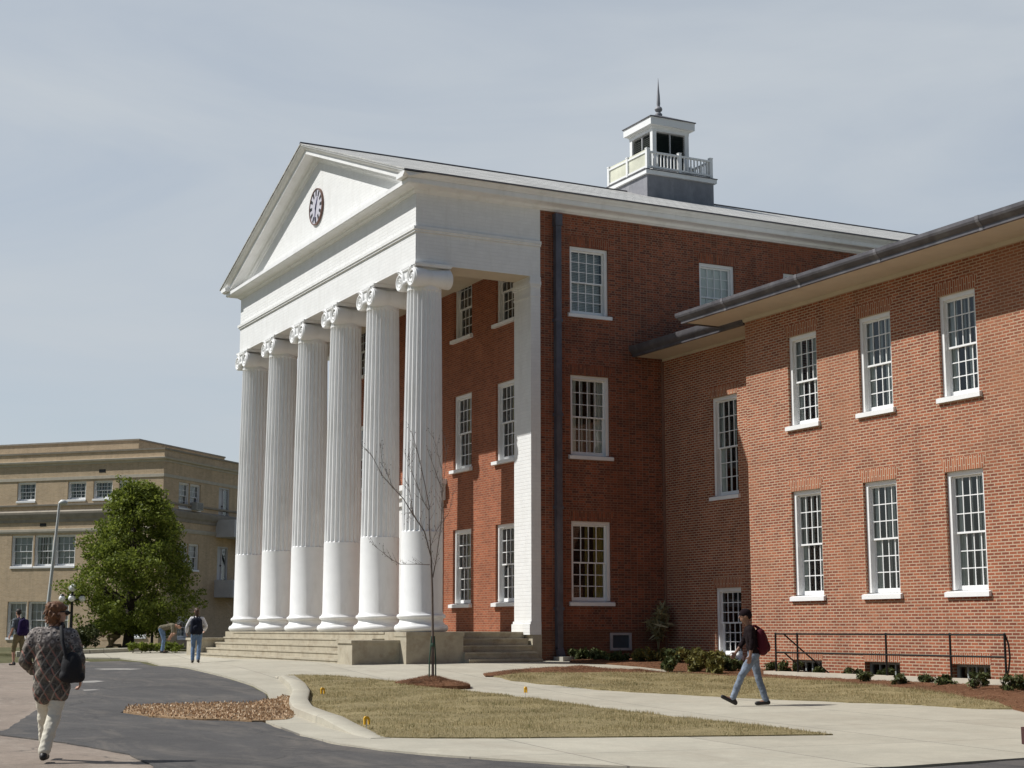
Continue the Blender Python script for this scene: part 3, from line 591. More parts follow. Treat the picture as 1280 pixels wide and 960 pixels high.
# basement vent
v = MB(); v.box((XS+.02, 6.27, .86), (XS+.07, 6.35, 1.365)); v.box((XS+.02, 6.91, .86), (XS+.07, 6.99, 1.365)); v.box((XS+.02, 6.35, .86), (XS+.07, 6.91, .93)); v.box((XS+.02, 6.35, 1.295), (XS+.07, 6.91, 1.365))
vo = v.build('vent_frame', simple('vent_frame_paint', (.40, .38, .38), .6), hall)
v = MB(); v.box((XS-.02, 6.35, .93), (XS-.01, 6.91, 1.295))
for i in range(9): z = .94+i*.04; v.add([(XS+.03, 6.35, z), (XS+.03, 6.91, z), (XS+.0, 6.91, z+.035), (XS+.0, 6.35, z+.035)], [(0, 1, 2, 3)])
v.build('vent_grille', simple('vent_grille_paint', (.09, .11, .13), .5), vo, None, False)
# entablature
PATH = [(-WW, DD+.12), (-WW, 0), (0, 0), (0, DD+.12)]      # outset is to the right of travel
ent = MB(); strip(ent, [(-.98, ZA), (0, ZA), (0, ZT), (.05, ZT), (.05, ZT+.05), (.085, ZT+.06), (.085, ZT+.15), (.02, ZT+.17), (.0, ZT+.17), (0, 13.77), (-.98, 13.77)], PATH)
ent.build('entablature', M['siding'], hall)
# porch ceiling
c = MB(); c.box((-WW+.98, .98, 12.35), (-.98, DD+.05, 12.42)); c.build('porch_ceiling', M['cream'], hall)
bsm = MB(); bsm.box((-.975, .985, ZA-.004), (-.02, DD-.22, ZA-.001)); bsm.box((-.98-.06, .98, ZA+.3), (-.981, DD, ZA+.42)); bsm.build('beam_soffit', M['cream'], hall)
# cornice (bed mould + corona) round the front and along the brick sides, crown along the sides
FULL = [(-WW, YEND), (-WW, 0), (0, 0), (0, YEND)]
cor = MB(); strip(cor, [(-.06, 13.745), (.03, 13.745), (.05, 13.77), (.09, 13.79), (.11, 13.85), (.17, 13.88), (.43, 13.885), (.43, 13.90), (.455, 13.90), (.455, 14.02), (.43, 14.035), (-.03, 14.10)], FULL)
cor.build('cornice', M['white'], hall)
crp = [(.0, 14.03), (.47, 14.03), (.49, 14.06), (.52, 14.075), (.575, 14.11), (.60, 14.145), (EE, 14.15), (EE, ZC), (.0, ZC)]
cr = MB(); strip(cr, crp, [(0, -EE+.0), (0, YEND+.3)]); strip(cr, crp, [(-WW, YEND+.3), (-WW, -EE)])
cr.build('crown_moulding', M['white'], hall)
# raking cornices
rk = MB(); prof = [(-EE, 0), (-EE, -.035), (-.60, -.045), (-.575, -.085), (-.52, -.13), (-.47, -.15), (-.455, -.16), (-.455, -.30), (-.43, -.30), (-.43, -.285), (-.17, -.30), (-.11, -.34), (-.09, -.42), (-.05, -.46), (-.03, -.52), (.05, -.52), (.05, 0)]
for sx in (1, -1):
    xe = XR+sx*(WW/2+EE); n = len(prof)
    vs = [(xe-sx*max(0, 14.03-(ZC+dz))/SLOPE if dz < -.155 else xe, y, max(ZC+dz, 14.03) if dz < -.155 else ZC+dz) for y, dz in prof]+[(XR, y, ZAP+dz) for y, dz in prof]
    rk.add(vs, [(i, (i+1) % n, n+(i+1) % n, n+i) for i in range(n)]+[tuple(range(n))])
rk.build('raking_cornice', M['white'], hall)
ty = MB(); ty.add([(-WW, .003, 13.9), (0, .003, 13.9), (0, .003, ZC), (XR, .003, ZAP-.1), (-WW, .003, ZC)], [(0, 1, 2, 3, 4)]); ty.build('tympanum', M['siding'], hall)
# pediment clock
ck = np.array([XR, -.0, 15.35]); CR = .60
cf = MB(); cf.lathe([(CR, -.05), (CR, 0), (0.01, 0)], 48, (ck[0], -.0, ck[2]), 1); clock = cf.build('clock', simple('clock_dial', (.56, .54, .60), .35, .05, 3, 0), hall, 40)
b_ = MB(); b_.lathe([(CR-.02, -.03), (CR-.02, -.07), (CR+.02, -.07), (CR+.02, .0)], 48, tuple(ck), 1, False); b_.build('clock_rim', simple('clock_rim_paint', (.16, .09, .07), .5), clock, 40)
for k in range(12):
    nm = MB(); a = 2*math.pi*k/12; d = Vector((math.sin(a), 0, math.cos(a))); t = Vector((math.cos(a), 0, -math.sin(a)))
    p = Vector((ck[0], -.056, ck[2])); q = [p+d*(CR*.60)-t*.045, p+d*(CR*.60)+t*.045, p+d*(CR*.92)+t*.06, p+d*(CR*.92)-t*.06]
    nm.add([tuple(v) for v in q]+[(v.x, -.05, v.z) for v in q], [(0, 1, 2, 3), (0, 4, 5, 1), (1, 5, 6, 2), (2, 6, 7, 3), (3, 7, 4, 0)]); nm.build('numeral', M['black_metal'], clock)
HANDM = simple('clock_hand_paint', (.05, .04, .16), .4)
for ang, L, wd in ((R(25), .34, .04), (R(-168), .48, .03)):
    hd = MB(); d = Vector((math.sin(ang), 0, math.cos(ang))); t = Vector((math.cos(ang), 0, -math.sin(ang))); c0 = Vector((ck[0], -.068, ck[2]))
    q = [c0-d*.1-t*wd, c0-d*.1+t*wd, c0+d*L+t*wd*.3, c0+d*L-t*wd*.3]; hd.add([tuple(v) for v in q]+[(v.x, -.060, v.z) for v in q], [(0, 1, 2, 3), (0, 4, 5, 1), (1, 5, 6, 2), (2, 6, 7, 3), (3, 7, 4, 0)])
    hd.build('clock_hand', HANDM, clock)
# roof
rf = MB(); t_ = .035
for sx in (1, -1):
    xe = XR+sx*(WW/2+EE+.04); ze = ZC-.04*SLOPE+.006
    rf.add([(xe, -EE-.03, ze), (xe, YEND+.4, ze), (XR, YEND+.4, ZAP+.006), (XR, -EE-.03, ZAP+.006), (xe, -EE-.03, ze+t_), (xe, YEND+.4, ze+t_), (XR, YEND+.4, ZAP+.006+t_), (XR, -EE-.03, ZAP+.006+t_)], [(0, 1, 2, 3), (7, 6, 5, 4), (0, 4, 5, 1), (0, 3, 7, 4), (1, 5, 6, 2)])
roof = rf.build('roof', M['slate'], hall)
rl = MB(); rl.tube([(XR, -EE-.03, ZAP+.045), (XR, YEND+.4, ZAP+.045)], .05, 8); rl.build('ridge_capping', M['gutter'], roof)
el = MB(); xe = EE+.042; el.box((xe-.01, -EE-.035, ZC-.012), (xe+.012, YEND+.4, ZC+.030)); el.build('eave_flashing', M['gutter'], roof)
# columns
RB, RT = .585, .495
def shaft_mesh():
    mb = MB(); seg = 192; zs = [(FZ+.50, 0), (FZ+.56, 0), (4.08, 0), (4.14, 0), (4.141, .3), (4.18, 1)]+[(4.18+(11.0-4.18)*i/14, 1) for i in range(1, 14)]+[(10.93, 1), (10.97, .4), (10.99, 0), (11.15, 0), (11.2, 0)]
    H0, H1 = FZ+.5, 11.2; vs = []
    for z, fl in zs:
        t = (z-H0)/(H1-H0); r = RB+(RT-RB)*(t**1.6)
        if z <= FZ+.51: r += .03
        for k in range(seg):
            a = 2*math.pi*(k+.5)/seg; q = (k % 8+.5)/8; dpt = 0 if fl == 0 else fl*.052*math.sqrt(max(0, 1-((q-.5)/.42)**2))
            vs.append(((r-dpt-(.004 if fl else 0))*math.cos(a), (r-dpt-(.004 if fl else 0))*math.sin(a), z))
    n = len(zs); mb.add(vs, [(i*seg+k, i*seg+(k+1) % seg, (i+1)*seg+(k+1) % seg, (i+1)*seg+k) for i in range(n-1) for k in range(seg)])
    return mb.mesh('column', M['white'], 28)
def base_mesh():
    pr = [(.0, FZ), (.70, FZ)]
    pr += [(.655+.095*math.cos(a), FZ+.105+.10*math.sin(a)) for a in np.linspace(-1.5, 1.5, 9)]
    pr += [(.655, FZ+.21), (.655, FZ+.225)]+[(.66-.055*math.sin(a), FZ+.225+.09*(1-math.cos(a))/2*2) for a in np.linspace(.2, 2.4, 5)]
    pr += [(.625, FZ+.365)]+[(.62+.062*math.cos(a), FZ+.425+.06*math.sin(a)) for a in np.linspace(-1.4, 1.5, 8)]+[(.615, FZ+.50), (.0, FZ+.50)]
    mb = MB(); mb.lathe(pr, 64, cap=False); return mb.mesh('column_base', M['white'], 40)
def capital_mesh():
    mb = MB(); Y0, Y1 = -.56, .56; vr = .285; vx = .43; zc = ZA-.10-vr-.0
    mb.box((-.66, Y0-.02, ZA-.062), (.66, Y1+.02, ZA-.002)); mb.box((-.64, Y0, ZA-.10), (.64, Y1, ZA-.062))
    for sx in (-1, 1):
        n = 16; pr = [(vr*(.80+.20*abs(math.cos(math.pi*i/n))**1.4), Y0+(Y1-Y0)*i/n) for i in range(n+1)]
        mb.lathe([(.001, Y0)]+pr+[(.001, Y1)], 40, (sx*vx, 0, zc), 1, False)
        for yy, sg in ((Y0, -1), (Y1, 1)):
            pts = []; rad = []
            for i in range(70):
                t = i/69; a = math.pi/2-sx*(-1)*t*2.4*2*math.pi*(1 if True else -1); rr = (vr-.02)*(1-t)**.9+.03
                pts.append((sx*vx+rr*math.cos(a), yy+sg*.012, zc+rr*math.sin(a))); rad.append(.046*(1-t*.6))
            mb.tube(pts, rad, 8)
            mb.ell((sx*vx, yy+sg*.02, zc), (.045, .03, .045), 10, 6)
    for yy, sg in ((Y0, -1), (Y1, 1)):
        mb.tube([(-vx, yy+sg*.012, zc+vr-.02), (vx, yy+sg*.012, zc+vr-.02)], .034, 8)
        pts = [(x, yy+sg*.01, zc+.02-.10*(1-(x/.30)**2)+.0) for x in np.linspace(-.22, .22, 9)]; mb.tube(pts, .028, 8)
        for k in (-1, 0, 1): mb.ell((k*.11, yy+sg*.0, zc-.09), (.055, .06, .075), 10, 8)
        mb.box((-vx, min(yy, yy-sg*.10), zc-.02), (vx, max(yy, yy-sg*.10), zc+vr))
    mb.box((-vx, Y0+.05, zc+.0), (vx, Y1-.05, ZA-.09))
    mb.lathe([(.50, 11.17), (.525, 11.19), (.525, 11.23), (.50, 11.25), (.50, 11.28), (.56, 11.33), (.57, 11.37), (.5, zc+.1)], 48, cap=False)
    return mb.mesh('capital', M['white'], 35)
SM, BM, CM = shaft_mesh(), base_mesh(), capital_mesh()
COLX = [-.50-(WW-1.0)/5*i for i in range(6)]
for x in COLX:
    o = obj('column', SM, hall, (x, .50, 0)); obj('column_base', BM, o); obj('capital', CM, o)
# antae (pilasters) at both ends of the porch wall
for x0, x1 in ((-1.061, 0), (-WW, -WW+1.061)):
    p = MB(); y0, y1 = DD-.195, DD+.12
    p.box((x0, y0, FZ-.08), (x1, y1, 11.10)); p.box((x0-.02, y0-.02, 11.10), (x1+.02, y1, 11.16)); p.box((x0-.005, y0-.005, 11.16), (x1+.005, y1, 11.40)); p.box((x0-.035, y0-.035, 11.40), (x1+.035, y1, 11.46)); p.box((x0-.06, y0-.06, 11.46), (x1+.06, y1, 11.56)); p.box((x0-.03, y0-.03, 11.56), (x1+.03, y1, ZA-.002))
    p.box((x0-.06, y0-.06, FZ-.08), (x1+.012, y1, FZ+.22)); p.box((x0-.03, y0-.03, FZ+.22), (x1+.008, y1, FZ+.29))
    p.build('pilaster', M['siding'], hall)
pd = MB(); pd.box((-1.0, DD-.17, 0), (.02, DD+.13, FZ-.08)); pd.build('pilaster_footing', M['stone'], hall)
# podium, steps, cheek walls
st = MB(); rs = (FZ-.47)/5
st.box((-WW+.2, -.3, .1), (-.5, DD, FZ)); st.box((-.5, 1.4, .1), (-.42, DD-.2, FZ-.001))
for i in range(1, 5): st.box((-15.2, -.3-.34*i, .05), (-1.2, -.3-.34*(i-1), FZ-rs*i)); st.box((-15.2, -.3-.34*i-.025, FZ-rs*i-.05), (-1.2, -.3-.34*i, FZ-rs*i-.001))
st.box((-15.2, -.325, FZ-.05), (-1.2, -.3, FZ-.001))
st.build('front_steps', M['stone'], hall)
s2 = MB()
for i in range(1, 5): s2.box((-.42+.28*(i-1), 1.4, .05), (-.42+.28*i, DD-.22, FZ-rs*i)); s2.box((-.42+.28*i, 1.4, FZ-rs*i-.05), (-.42+.28*i+.025, DD-.22, FZ-rs*i-.001))
s2.box((-.42, 1.4, FZ-.05), (-.395, DD-.22, FZ-.002))
s2.build('side_steps', M['stone'], hall)
for x0, x1 in ((-1.2, -.12), (-16.3, -15.2)):
    cw = MB(); cw.box((x0, -1.68, .05), (x1, -.28, 1.09)); cw.box((x0-.03, -1.72, 1.09), (x1+.03, -.28, 1.17)); cw.build('cheek_wall', M['stone'], hall)
cw = MB(); cw.box((-.5, -.302, .05), (.33, 1.4, FZ-.12)); cw.box((-.5, -.32, FZ-.12), (.36, 1.42, FZ)); cw.build('cheek_wall', M['stone'], hall)
# downpipe
dp = MB(); dp.box((XS+.02, 4.455, .9), (XS+.19, 4.635, 13.3)); dp.box((XS+.0, 4.43, 13.3), (XS+.22, 4.66, 13.66))
for z in (2.0, 4.9, 7.6, 10.4): dp.box((XS, 4.42, z), (XS+.205, 4.67, z+.09))
dp.prism([(XS+.02, .95), (XS+.19, .95), (XS+.36, .66), (XS+.36, .56), (XS+.2, .56)], 1, 4.455, 4.635)
dp.build('downpipe', M['pipe'], hall)
sb = MB(); sb.box((.08, 4.36, .3), (.62, 4.85, .70)); sbo = sb.build('splash_block', M['concrete_block']); tag(sbo, 'stained concrete splash block under the tall downpipe', 'block')
# cupola
cu = MB(); X0, X1, Y0, Y1 = XR-1.42, XR+1.42, 12.06, 14.96; ZB = 17.77
cu.box((X0, Y0, 16.4), (X1, Y1, ZB)); cup = cu.build('cupola', M['lead'], hall)
dk = MB(); dk.box((X0-.09, Y0-.09, ZB), (X1+.09, Y1+.09, ZB+.15)); dk.build('cupola_deck', M['white'], cup)
dl = MB(); dl.box((X0-.115, Y0-.115, ZB+.15), (X1+.115, Y1+.115, ZB+.18)); dl.build('deck_flashing', M['gutter'], cup)
rz_ = ZB+.18; rl = MB()
a0, a1, b0, b1 = X0+.07, X1-.07, Y0+.07, Y1-.07
def railrun(p, q, n, kind):
    p, q = Vector(p), Vector(q); d = (q-p).normalized(); L = (q-p).length; w = Vector((-d.y, d.x, 0))
    def bar(c0, c1, hw, z0, z1):
        vs = [c0+w*hw, c0-w*hw, c1-w*hw, c1+w*hw]; rl.add([(v.x, v.y, z0) for v in vs]+[(v.x, v.y, z1) for v in vs], [(3, 2, 1, 0), (4, 5, 6, 7), (0, 1, 5, 4), (1, 2, 6, 5), (2, 3, 7, 6), (3, 0, 4, 7)])
    bar(p, q, .045, rz_+.10, rz_+.17); bar(p, q, .05, rz_+.66, rz_+.72)
    for i in range(n):
        c = p+d*(L*i/n); bar(c-d*.06, c+d*.06, .06, rz_, rz_+.78); bar(c-d*.072, c+d*.072, .072, rz_+.78, rz_+.82)
    m = int(L/.14)
    if kind == 'bal':
        for i in range(1, m): c = p+d*(L*i/m); bar(c-d*.022, c+d*.022, .022, rz_+.17, rz_+.66)
railrun((a1, b0, 0), (a1, b1, 0), 2, 'bal'); railrun((a1, b1, 0), (a0, b1, 0), 2, 'bal'); railrun((a0, b1, 0), (a0, b0, 0), 2, 'bal'); railrun((a0, b0, 0), (a1, b0, 0), 2, 'open')
rl.build('railing', M['white_clean'], cup)
pn = MB()
for i in range(2): xa = a0+(a1-a0)*i/2+.1; pn.box((xa, b0-.012, rz_+.17), (xa+(a1-a0)/2-.2, b0+.012, rz_+.80))
pn.build('railing_panel', simple('railing_panel_paint', (.62, .62, .50), .6, .2, 1.2, 0), cup)
# belfry
BX, BY = .80, .80; cy = (Y0+Y1)/2; ZE = 19.83
bf = MB()
for sx in (-1, 1):
    for sy in (-1, 1): bf.box((XR+sx*BX, cy+sy*BY, rz_), (XR+sx*(BX-.17), cy+sy*(BY-.17), ZE-.14))
bf.box((XR-BX-.02, cy-BY-.02, rz_), (XR+BX+.02, cy+BY+.02, rz_+.35)); bf.box((XR-BX-.01, cy-BY-.01, ZE-.14), (XR+BX+.01, cy+BY+.01, ZE-.02))
bf.box((XR-BX-.05, cy-BY-.05, ZE-.02), (XR+BX+.05, cy+BY+.05, ZE+.05)); bf.box((XR-BX-.17, cy-BY-.17, ZE+.05), (XR+BX+.17, cy+BY+.17, ZE+.36))
bel = bf.build('belfry', M['white_clean'], cup)
lv = MB()
for i in range(22):
    z = rz_+.36+i*.075
    if z > ZE-.2: break
    q = BX-.17; d0, d1 = BX-.07, BX-.13
    for sg in (-1, 1):
        lv.add([(XR-q, cy+sg*d0, z), (XR+q, cy+sg*d0, z), (XR+q, cy+sg*d1, z+.085), (XR-q, cy+sg*d1, z+.085)], [(0, 1, 2, 3)])
        lv.add([(XR+sg*d0, cy-q, z), (XR+sg*d0, cy+q, z), (XR+sg*d1, cy+q, z+.085), (XR+sg*d1, cy-q, z+.085)], [(0, 1, 2, 3)])
lv.box((XR-BX+.19, cy-BY+.19, rz_+.36), (XR+BX-.19, cy+BY-.19, ZE-.18))
lv.build('louver', M['louver'], cup, None, False)
mu = MB(); mu.box((XR-.018, cy-BY+.04, rz_+.35), (XR+.018, cy-BY+.10, ZE-.16)); mu.box((XR+BX-.10, cy-.018, rz_+.35), (XR+BX-.04, cy+.018, ZE-.16)); mu.build('mullion', M['grey_panel'], cup)
rp = MB(); e = BX+.21; zt = ZE+.36
rp.add([(XR-e, cy-e, zt), (XR+e, cy-e, zt), (XR+e, cy+e, zt), (XR-e, cy+e, zt), (XR-.12, cy-.12, zt+.40), (XR+.12, cy-.12, zt+.40), (XR+.12, cy+.12, zt+.40), (XR-.12, cy+.12, zt+.40)], [(0, 3, 2, 1), (0, 1, 5, 4), (1, 2, 6, 5), (2, 3, 7, 6), (3, 0, 4, 7), (4, 5, 6, 7)])
rp.box((XR-e, cy-e, zt-.0), (XR+e, cy+e, zt-.03)); rp.build('cupola_roof', M['gutter'], cup)
fn = MB(); z0 = zt+.38; fn.lathe([(.0, z0), (.14, z0), (.14, z0+.10), (.085, z0+.15), (.07, z0+.18), (.13, z0+.23), (.15, z0+.29), (.12, z0+.36), (.055, z0+.41), (.07, z0+.5), (.06, z0+.8), (.033, z0+1.1), (.008, z0+1.52), (.0, z0+1.53)], 20, (XR, cy, 0), cap=False)
fn.build('finial', M['lead'], cup, 40)

# ================================================================== the brick wing
YW, XW, YR = 7.119, 5.789, 8.233
wing = thing('brick_wing', 'two-storey red brick wing with wide eaves, lower and joined to the columned hall', 'building', (0, 0, 0))
WU, WL = (6.453, 8.879), (2.156, 4.903); wx = [8.19, 10.95, 13.72, 16.49, 19.26, 22.0, 24.8, 27.6]; HWW = 1.178/2
bs = [(7.50, 8.66), (10.24, 11.46), (13.12, 14.28), (15.9, 17.06)]
mb = MB(); holes = [(x-HWW, x+HWW, *k) for x in wx for k in (WU, WL)]
wall(mb, (0, YW, 0), (1, 0, 0), (0, -1, 0), XW, 32, 1.45, 9.70, holes); wall(mb, (XW, 0, 0), (0, -1, 0), (-1, 0, 0), -20, -YW, -.5, 9.70); wall(mb, (0, 20, 0), (-1, 0, 0), (0, 1, 0), -32, -XW, -.5, 9.7); wall(mb, (32, 0, 0), (0, 1, 0), (1, 0, 0), YW, 20, -.5, 9.7)
mb.build('wing_wall', M['brick_wing'], wing)
mb = MB(); wall(mb, (0, YW-.03, 0), (1, 0, 0), (0, -1, 0), XW-.03, 32, -.6, 1.45, [(a, b, .10, .715) for a, b in bs], .3)
mb.add([(XW-.03, YW-.03, 1.45), (32, YW-.03, 1.45), (32, YW, 1.45), (XW-.03, YW, 1.45)], [(0, 1, 2, 3)]); wall(mb, (XW-.03, 0, 0), (0, -1, 0), (-1, 0, 0), -YR, -YW+.03, -.5, 1.45)
mb.build('brick_plinth', M['brick_wing'], wing)
rh = [(2.52, 3.783, 5.081, 8.041), (2.52, 3.783, .62, 2.618)]
mb = MB(); wall(mb, (0, YR, 0), (1, 0, 0), (0, -1, 0), XS+.001, XW-.001, .1, 9.575, rh); mb.build('recessed_wall', M['brick_wing'], wing)
ps = MB(); ps.box((-.02, YR-.05, .4), (.055, YR-.002, 9.5)); ps.build('corner_conduit', simple('conduit_paint', (.22, .12, .085), .6), wing)
window(wing, 'recess', (3.15, YR, 5.081), 0, 1.263, 2.96, curtain='sides', seed=51, mats=('arch_wing',)); window(wing, 'recess', (3.15, YR, .62), 0, 1.263, 1.998, curtain=None, mats=('arch_wing',))
for i, x in enumerate(wx):
    window(wing, 'wing', (x, YW, WU[0]), 0, 1.178, WU[1]-WU[0], curtain='sides', seed=60+i % 3, mats=('arch_wing',)); window(wing, 'wing', (x, YW, WL[0]), 0, 1.178, WL[1]-WL[0], curtain='sides', seed=64+i % 3, mats=('arch_wing',))
for a, b in bs:
    f = MB(); y0, y1 = YW+.12, YW+.2; c_ = (a+b)/2
    f.box((a, y0, .10), (a+.07, y1, .715)); f.box((b-.07, y0, .10), (b, y1, .715)); f.box((a+.07, y0, .655), (b-.07, y1, .715)); f.box((a+.07, y0, .10), (b-.07, y1, .17))
    for k in (1, 2, 3): xx = a+.07+(b-a-.14)*k/4; f.box((xx-.02, y0+.01, .17), (xx+.02, y1-.01, .655))
    o = f.build('basement_window', simple('basement_frame_paint', (.30, .32, .31), .6), wing)
    p = MB(); p.add([(a+.05, y0+.04, .12), (b-.05, y0+.04, .12), (b-.05, y0+.04, .7), (a+.05, y0+.04, .7)], [(0, 1, 2, 3)]); p.build('pane', M['glass'], o, None, False)
    ar = MB(); ar.prism([(a-.02, .718), (b+.02, .718), (b+.06, .95), (a-.06, .95)], 1, YW-.034, YW+.0); ar.build('brick_arch', M['arch_wing'], o)
mb = MB()
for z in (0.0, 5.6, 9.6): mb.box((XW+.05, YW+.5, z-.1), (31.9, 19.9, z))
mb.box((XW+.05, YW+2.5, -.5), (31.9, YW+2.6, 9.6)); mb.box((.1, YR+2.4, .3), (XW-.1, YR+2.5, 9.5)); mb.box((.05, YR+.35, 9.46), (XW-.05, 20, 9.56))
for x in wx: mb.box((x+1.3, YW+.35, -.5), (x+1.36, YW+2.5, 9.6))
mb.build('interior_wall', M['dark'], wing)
# wing eaves and roofs
OH = 1.25; EV = [(XW, 20), (XW, YW), (32, YW)]
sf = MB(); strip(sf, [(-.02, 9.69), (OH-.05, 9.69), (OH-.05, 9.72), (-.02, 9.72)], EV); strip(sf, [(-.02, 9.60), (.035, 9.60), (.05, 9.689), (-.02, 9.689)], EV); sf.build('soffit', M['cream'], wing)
gu = MB(); strip(gu, [(OH-.09, 9.72), (OH-.10, 9.665), (OH-.02, 9.665), (OH-.02, 9.74), (OH+.02, 9.77), (OH+.08, 9.83), (OH+.10, 9.88), (OH+.10, 9.955), (OH+.075, 9.965), (OH+.06, 9.88), (OH-.09, 9.88)], EV); gu_o = gu.build('gutter', M['gutter'], wing)
for x in (6.6, 9.7, 12.6, 15.8, 18.9): m = MB(); strip(m, [(OH-.085, 9.655), (OH-.012, 9.655), (OH-.012, 9.735), (OH+.028, 9.765), (OH+.088, 9.826), (OH+.108, 9.88), (OH+.108, 9.96), (OH+.07, 9.968), (OH-.085, 9.94)], [(x, YW), (x+.10, YW)]); m.build('gutter_joint', M['gutter_joint'], gu_o)
RSL = math.tan(R(17)); ze = 9.93; E0, F0 = YW-OH, XW-OH; yr_ = 13.5; zr = ze+(yr_-E0)*RSL
wr = MB(); wr.add([(F0, E0, ze), (34, E0, ze), (34, yr_, zr), (F0+(yr_-E0), yr_, zr), (F0, 21, ze), (34, 21.2, ze)], [(0, 1, 2, 3), (0, 3, 4), (3, 2, 5, 4)]); wr.build('roof', M['shingle'], wing)
rr = MB(); ey = YR-1.1; rr.add([(.06, ey, 9.89), (F0+.6, ey, 9.89), (F0+3.5, ey+6, 9.89+6*RSL), (.06, ey+6, 9.89+6*RSL)], [(0, 1, 2, 3)]); rr.build('recess_roof', M['shingle'], wing)
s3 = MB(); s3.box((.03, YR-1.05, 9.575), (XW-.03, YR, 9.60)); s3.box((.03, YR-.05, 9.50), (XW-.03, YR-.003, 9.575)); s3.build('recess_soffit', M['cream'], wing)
g2 = MB(); strip(g2, [(-.02, 9.61), (-.03, 9.555), (.05, 9.555), (.05, 9.63), (.09, 9.66), (.15, 9.72), (.17, 9.77), (.17, 9.875), (.145, 9.885), (.13, 9.78), (-.02, 9.78)], [(.03, YR-1.05), (XW-.1, YR-1.05)]); g2.build('recess_gutter', M['gutter'], wing, 30)
# areaway kerb and railing
ac = thing('areaway_kerb', 'low pale stone kerb under the black railing', 'kerb', (8, 6, .315))
k = MB(); k.box((-.1, -.1, -.7), (8.1, .12, .145)); k.box((-.1, .12, -.7), (.12, 1.05, .144)); k.box((7.9, .12, -.7), (8.1, 1.05, .144)); k.box((.12, .12, -.8), (7.9, 1.05, -.6)); k.build('stone_edge', M['tan_stone'], ac)
rail = thing('railing', 'black two-bar iron railing round the basement areaway of the wing', 'railing', (8.28, 6.0, .46))
post_x = [0, .85, 4.0, 6.0, 7.55]
for x in post_x:
    p = MB(); p.tube([(x, 0, 0), (x, 0, .91)], .024, 10); p.ell((x, 0, .91), (.028, .028, .02), 8, 6); p.build('post', M['black_metal'], rail, 40)
for z in (.89, .45): t = MB(); t.tube([(0, 0, z), (7.55, 0, z)], .021, 10); t.build('rail', M['black_metal'], rail, 40)
t = MB(); t.tube([(7.55, .02, .89), (7.60, .05, .7), (7.61, .06, .45), (7.54, .08, .2), (7.44, .1, 0)], .018, 8); t.build('rail', M['black_metal'], rail, 40)
for z in (.89, .45): t = MB(); t.tube([(.3, .02, z), (.62, .4, z-.45), (1.05, .8, z-.95)], .018, 8); t.build('stair_rail', M['black_metal'], rail, 40)

# ================================================================== tan brick building across the drive
TH = R(43.858)
tb = thing('tan_building', 'three-storey tan brick building across the drive behind the leafy tree', 'building', (-49.523, 5.892, 0), TH)
TL, TR_ = 17., 15.
fh = [(-10.02, -8.71, 8.92, 10.17), (-6.48, -5.21, 8.92, 10.12), (-4.72, -3.41, 8.92, 10.11), (-2.98, -1.74, 8.92, 10.1), (-10.23, -8.72, 5.04, 7.0), (-8.62, -7.31, 5.04, 7.0), (-7.21, -5.78, 5.04, 7.0), (-10.3, -8.95, .86, 3.1), (-8.85, -7.5, .86, 3.1), (-7.4, -6.05, .86, 3.1), (-2.1, -.8, .95, 1.95), (-15.2, -13.9, 8.92, 10.17), (-15.2, -13.7, 5.04, 7.0), (-13.6, -12.3, 5.04, 7.0)]
sh_ = [(1.71, 2.93, 8.46, 10.07), (2.98, 4.2, 8.46, 10.07), (1.76, 2.97, 4.87, 6.51), (3.02, 4.23, 4.87, 6.51), (2.03, 3.29, .86, 2.24), (6.41, 7.72, 8.0, 10.15), (6.43, 7.74, 4.35, 6.51)]
mb = MB(); wall(mb, (0, 0, 0), (1, 0, 0), (0, -1, 0), -TL, 0, -.5, 11.80, fh, .28); wall(mb, (0, 0, 0), (0, 1, 0), (1, 0, 0), 0, TR_, -.5, 11.80, sh_, .28); wall(mb, (-TL, 0, 0), (0, -1, 0), (-1, 0, 0), -TR_, 0, -.5, 11.8); wall(mb, (0, TR_, 0), (-1, 0, 0), (0, 1, 0), 0, TL, -.5, 11.8)
mb.build('brick_wall', M['tan'], tb)
LB = [(-TL, 0), (0, 0), (0, TR_)]
def band(name, prof, mat):
    m = MB(); strip(m, prof, LB); return m.build(name, M[mat], tb)
band('coping', [(-.3, 11.80), (.05, 11.80), (.06, 11.90), (-.3, 11.92)], 'dark_stone')
band('upper_cornice', [(-.02, 11.10), (.03, 11.10), (.05, 11.2), (.16, 11.26), (.18, 11.36), (-.02, 11.40)], 'tan_stone')
band('string_course', [(-.02, 10.22), (.035, 10.22), (.035, 10.40), (-.02, 10.40)], 'tan_stone')
band('sill_course', [(-.02, 8.68), (.09, 8.70), (.10, 8.80), (-.02, 8.82)], 'dark_stone')
band('main_cornice', [(-.02, 7.72), (.04, 7.74), (.06, 7.9), (.13, 8.02), (.16, 8.12), (.19, 8.22), (.20, 8.34), (-.02, 8.46)], 'dark_stone')
band('string_course', [(-.02, 7.10), (.035, 7.10), (.06, 7.2), (.06, 7.34), (-.02, 7.36)], 'tan_stone')
rfm = MB(); rfm.box((-TL+.1, .1, 11.3), (-.1, TR_-.1, 11.4)); rfm.box((-TL+.5, .5, 4), (-.6, .6, 4.1)); rfm.build('roof', M['dark_stone'], tb)
ph = MB(); ph.box((-TL+.4, 4.0, 11.4), (-4.3, TR_-.4, 12.95)); pho = ph.build('penthouse', M['tan'], tb)
ph = MB(); ph.box((-TL+.35, 3.95, 12.95), (-4.25, TR_-.35, 13.05)); ph.build('coping', M['dark_stone'], pho)
core = MB(); core.box((-TL+1.2, 1.2, -.4), (-1.2, TR_-1, 11.2)); core.build('interior_wall', M['dark'], tb)
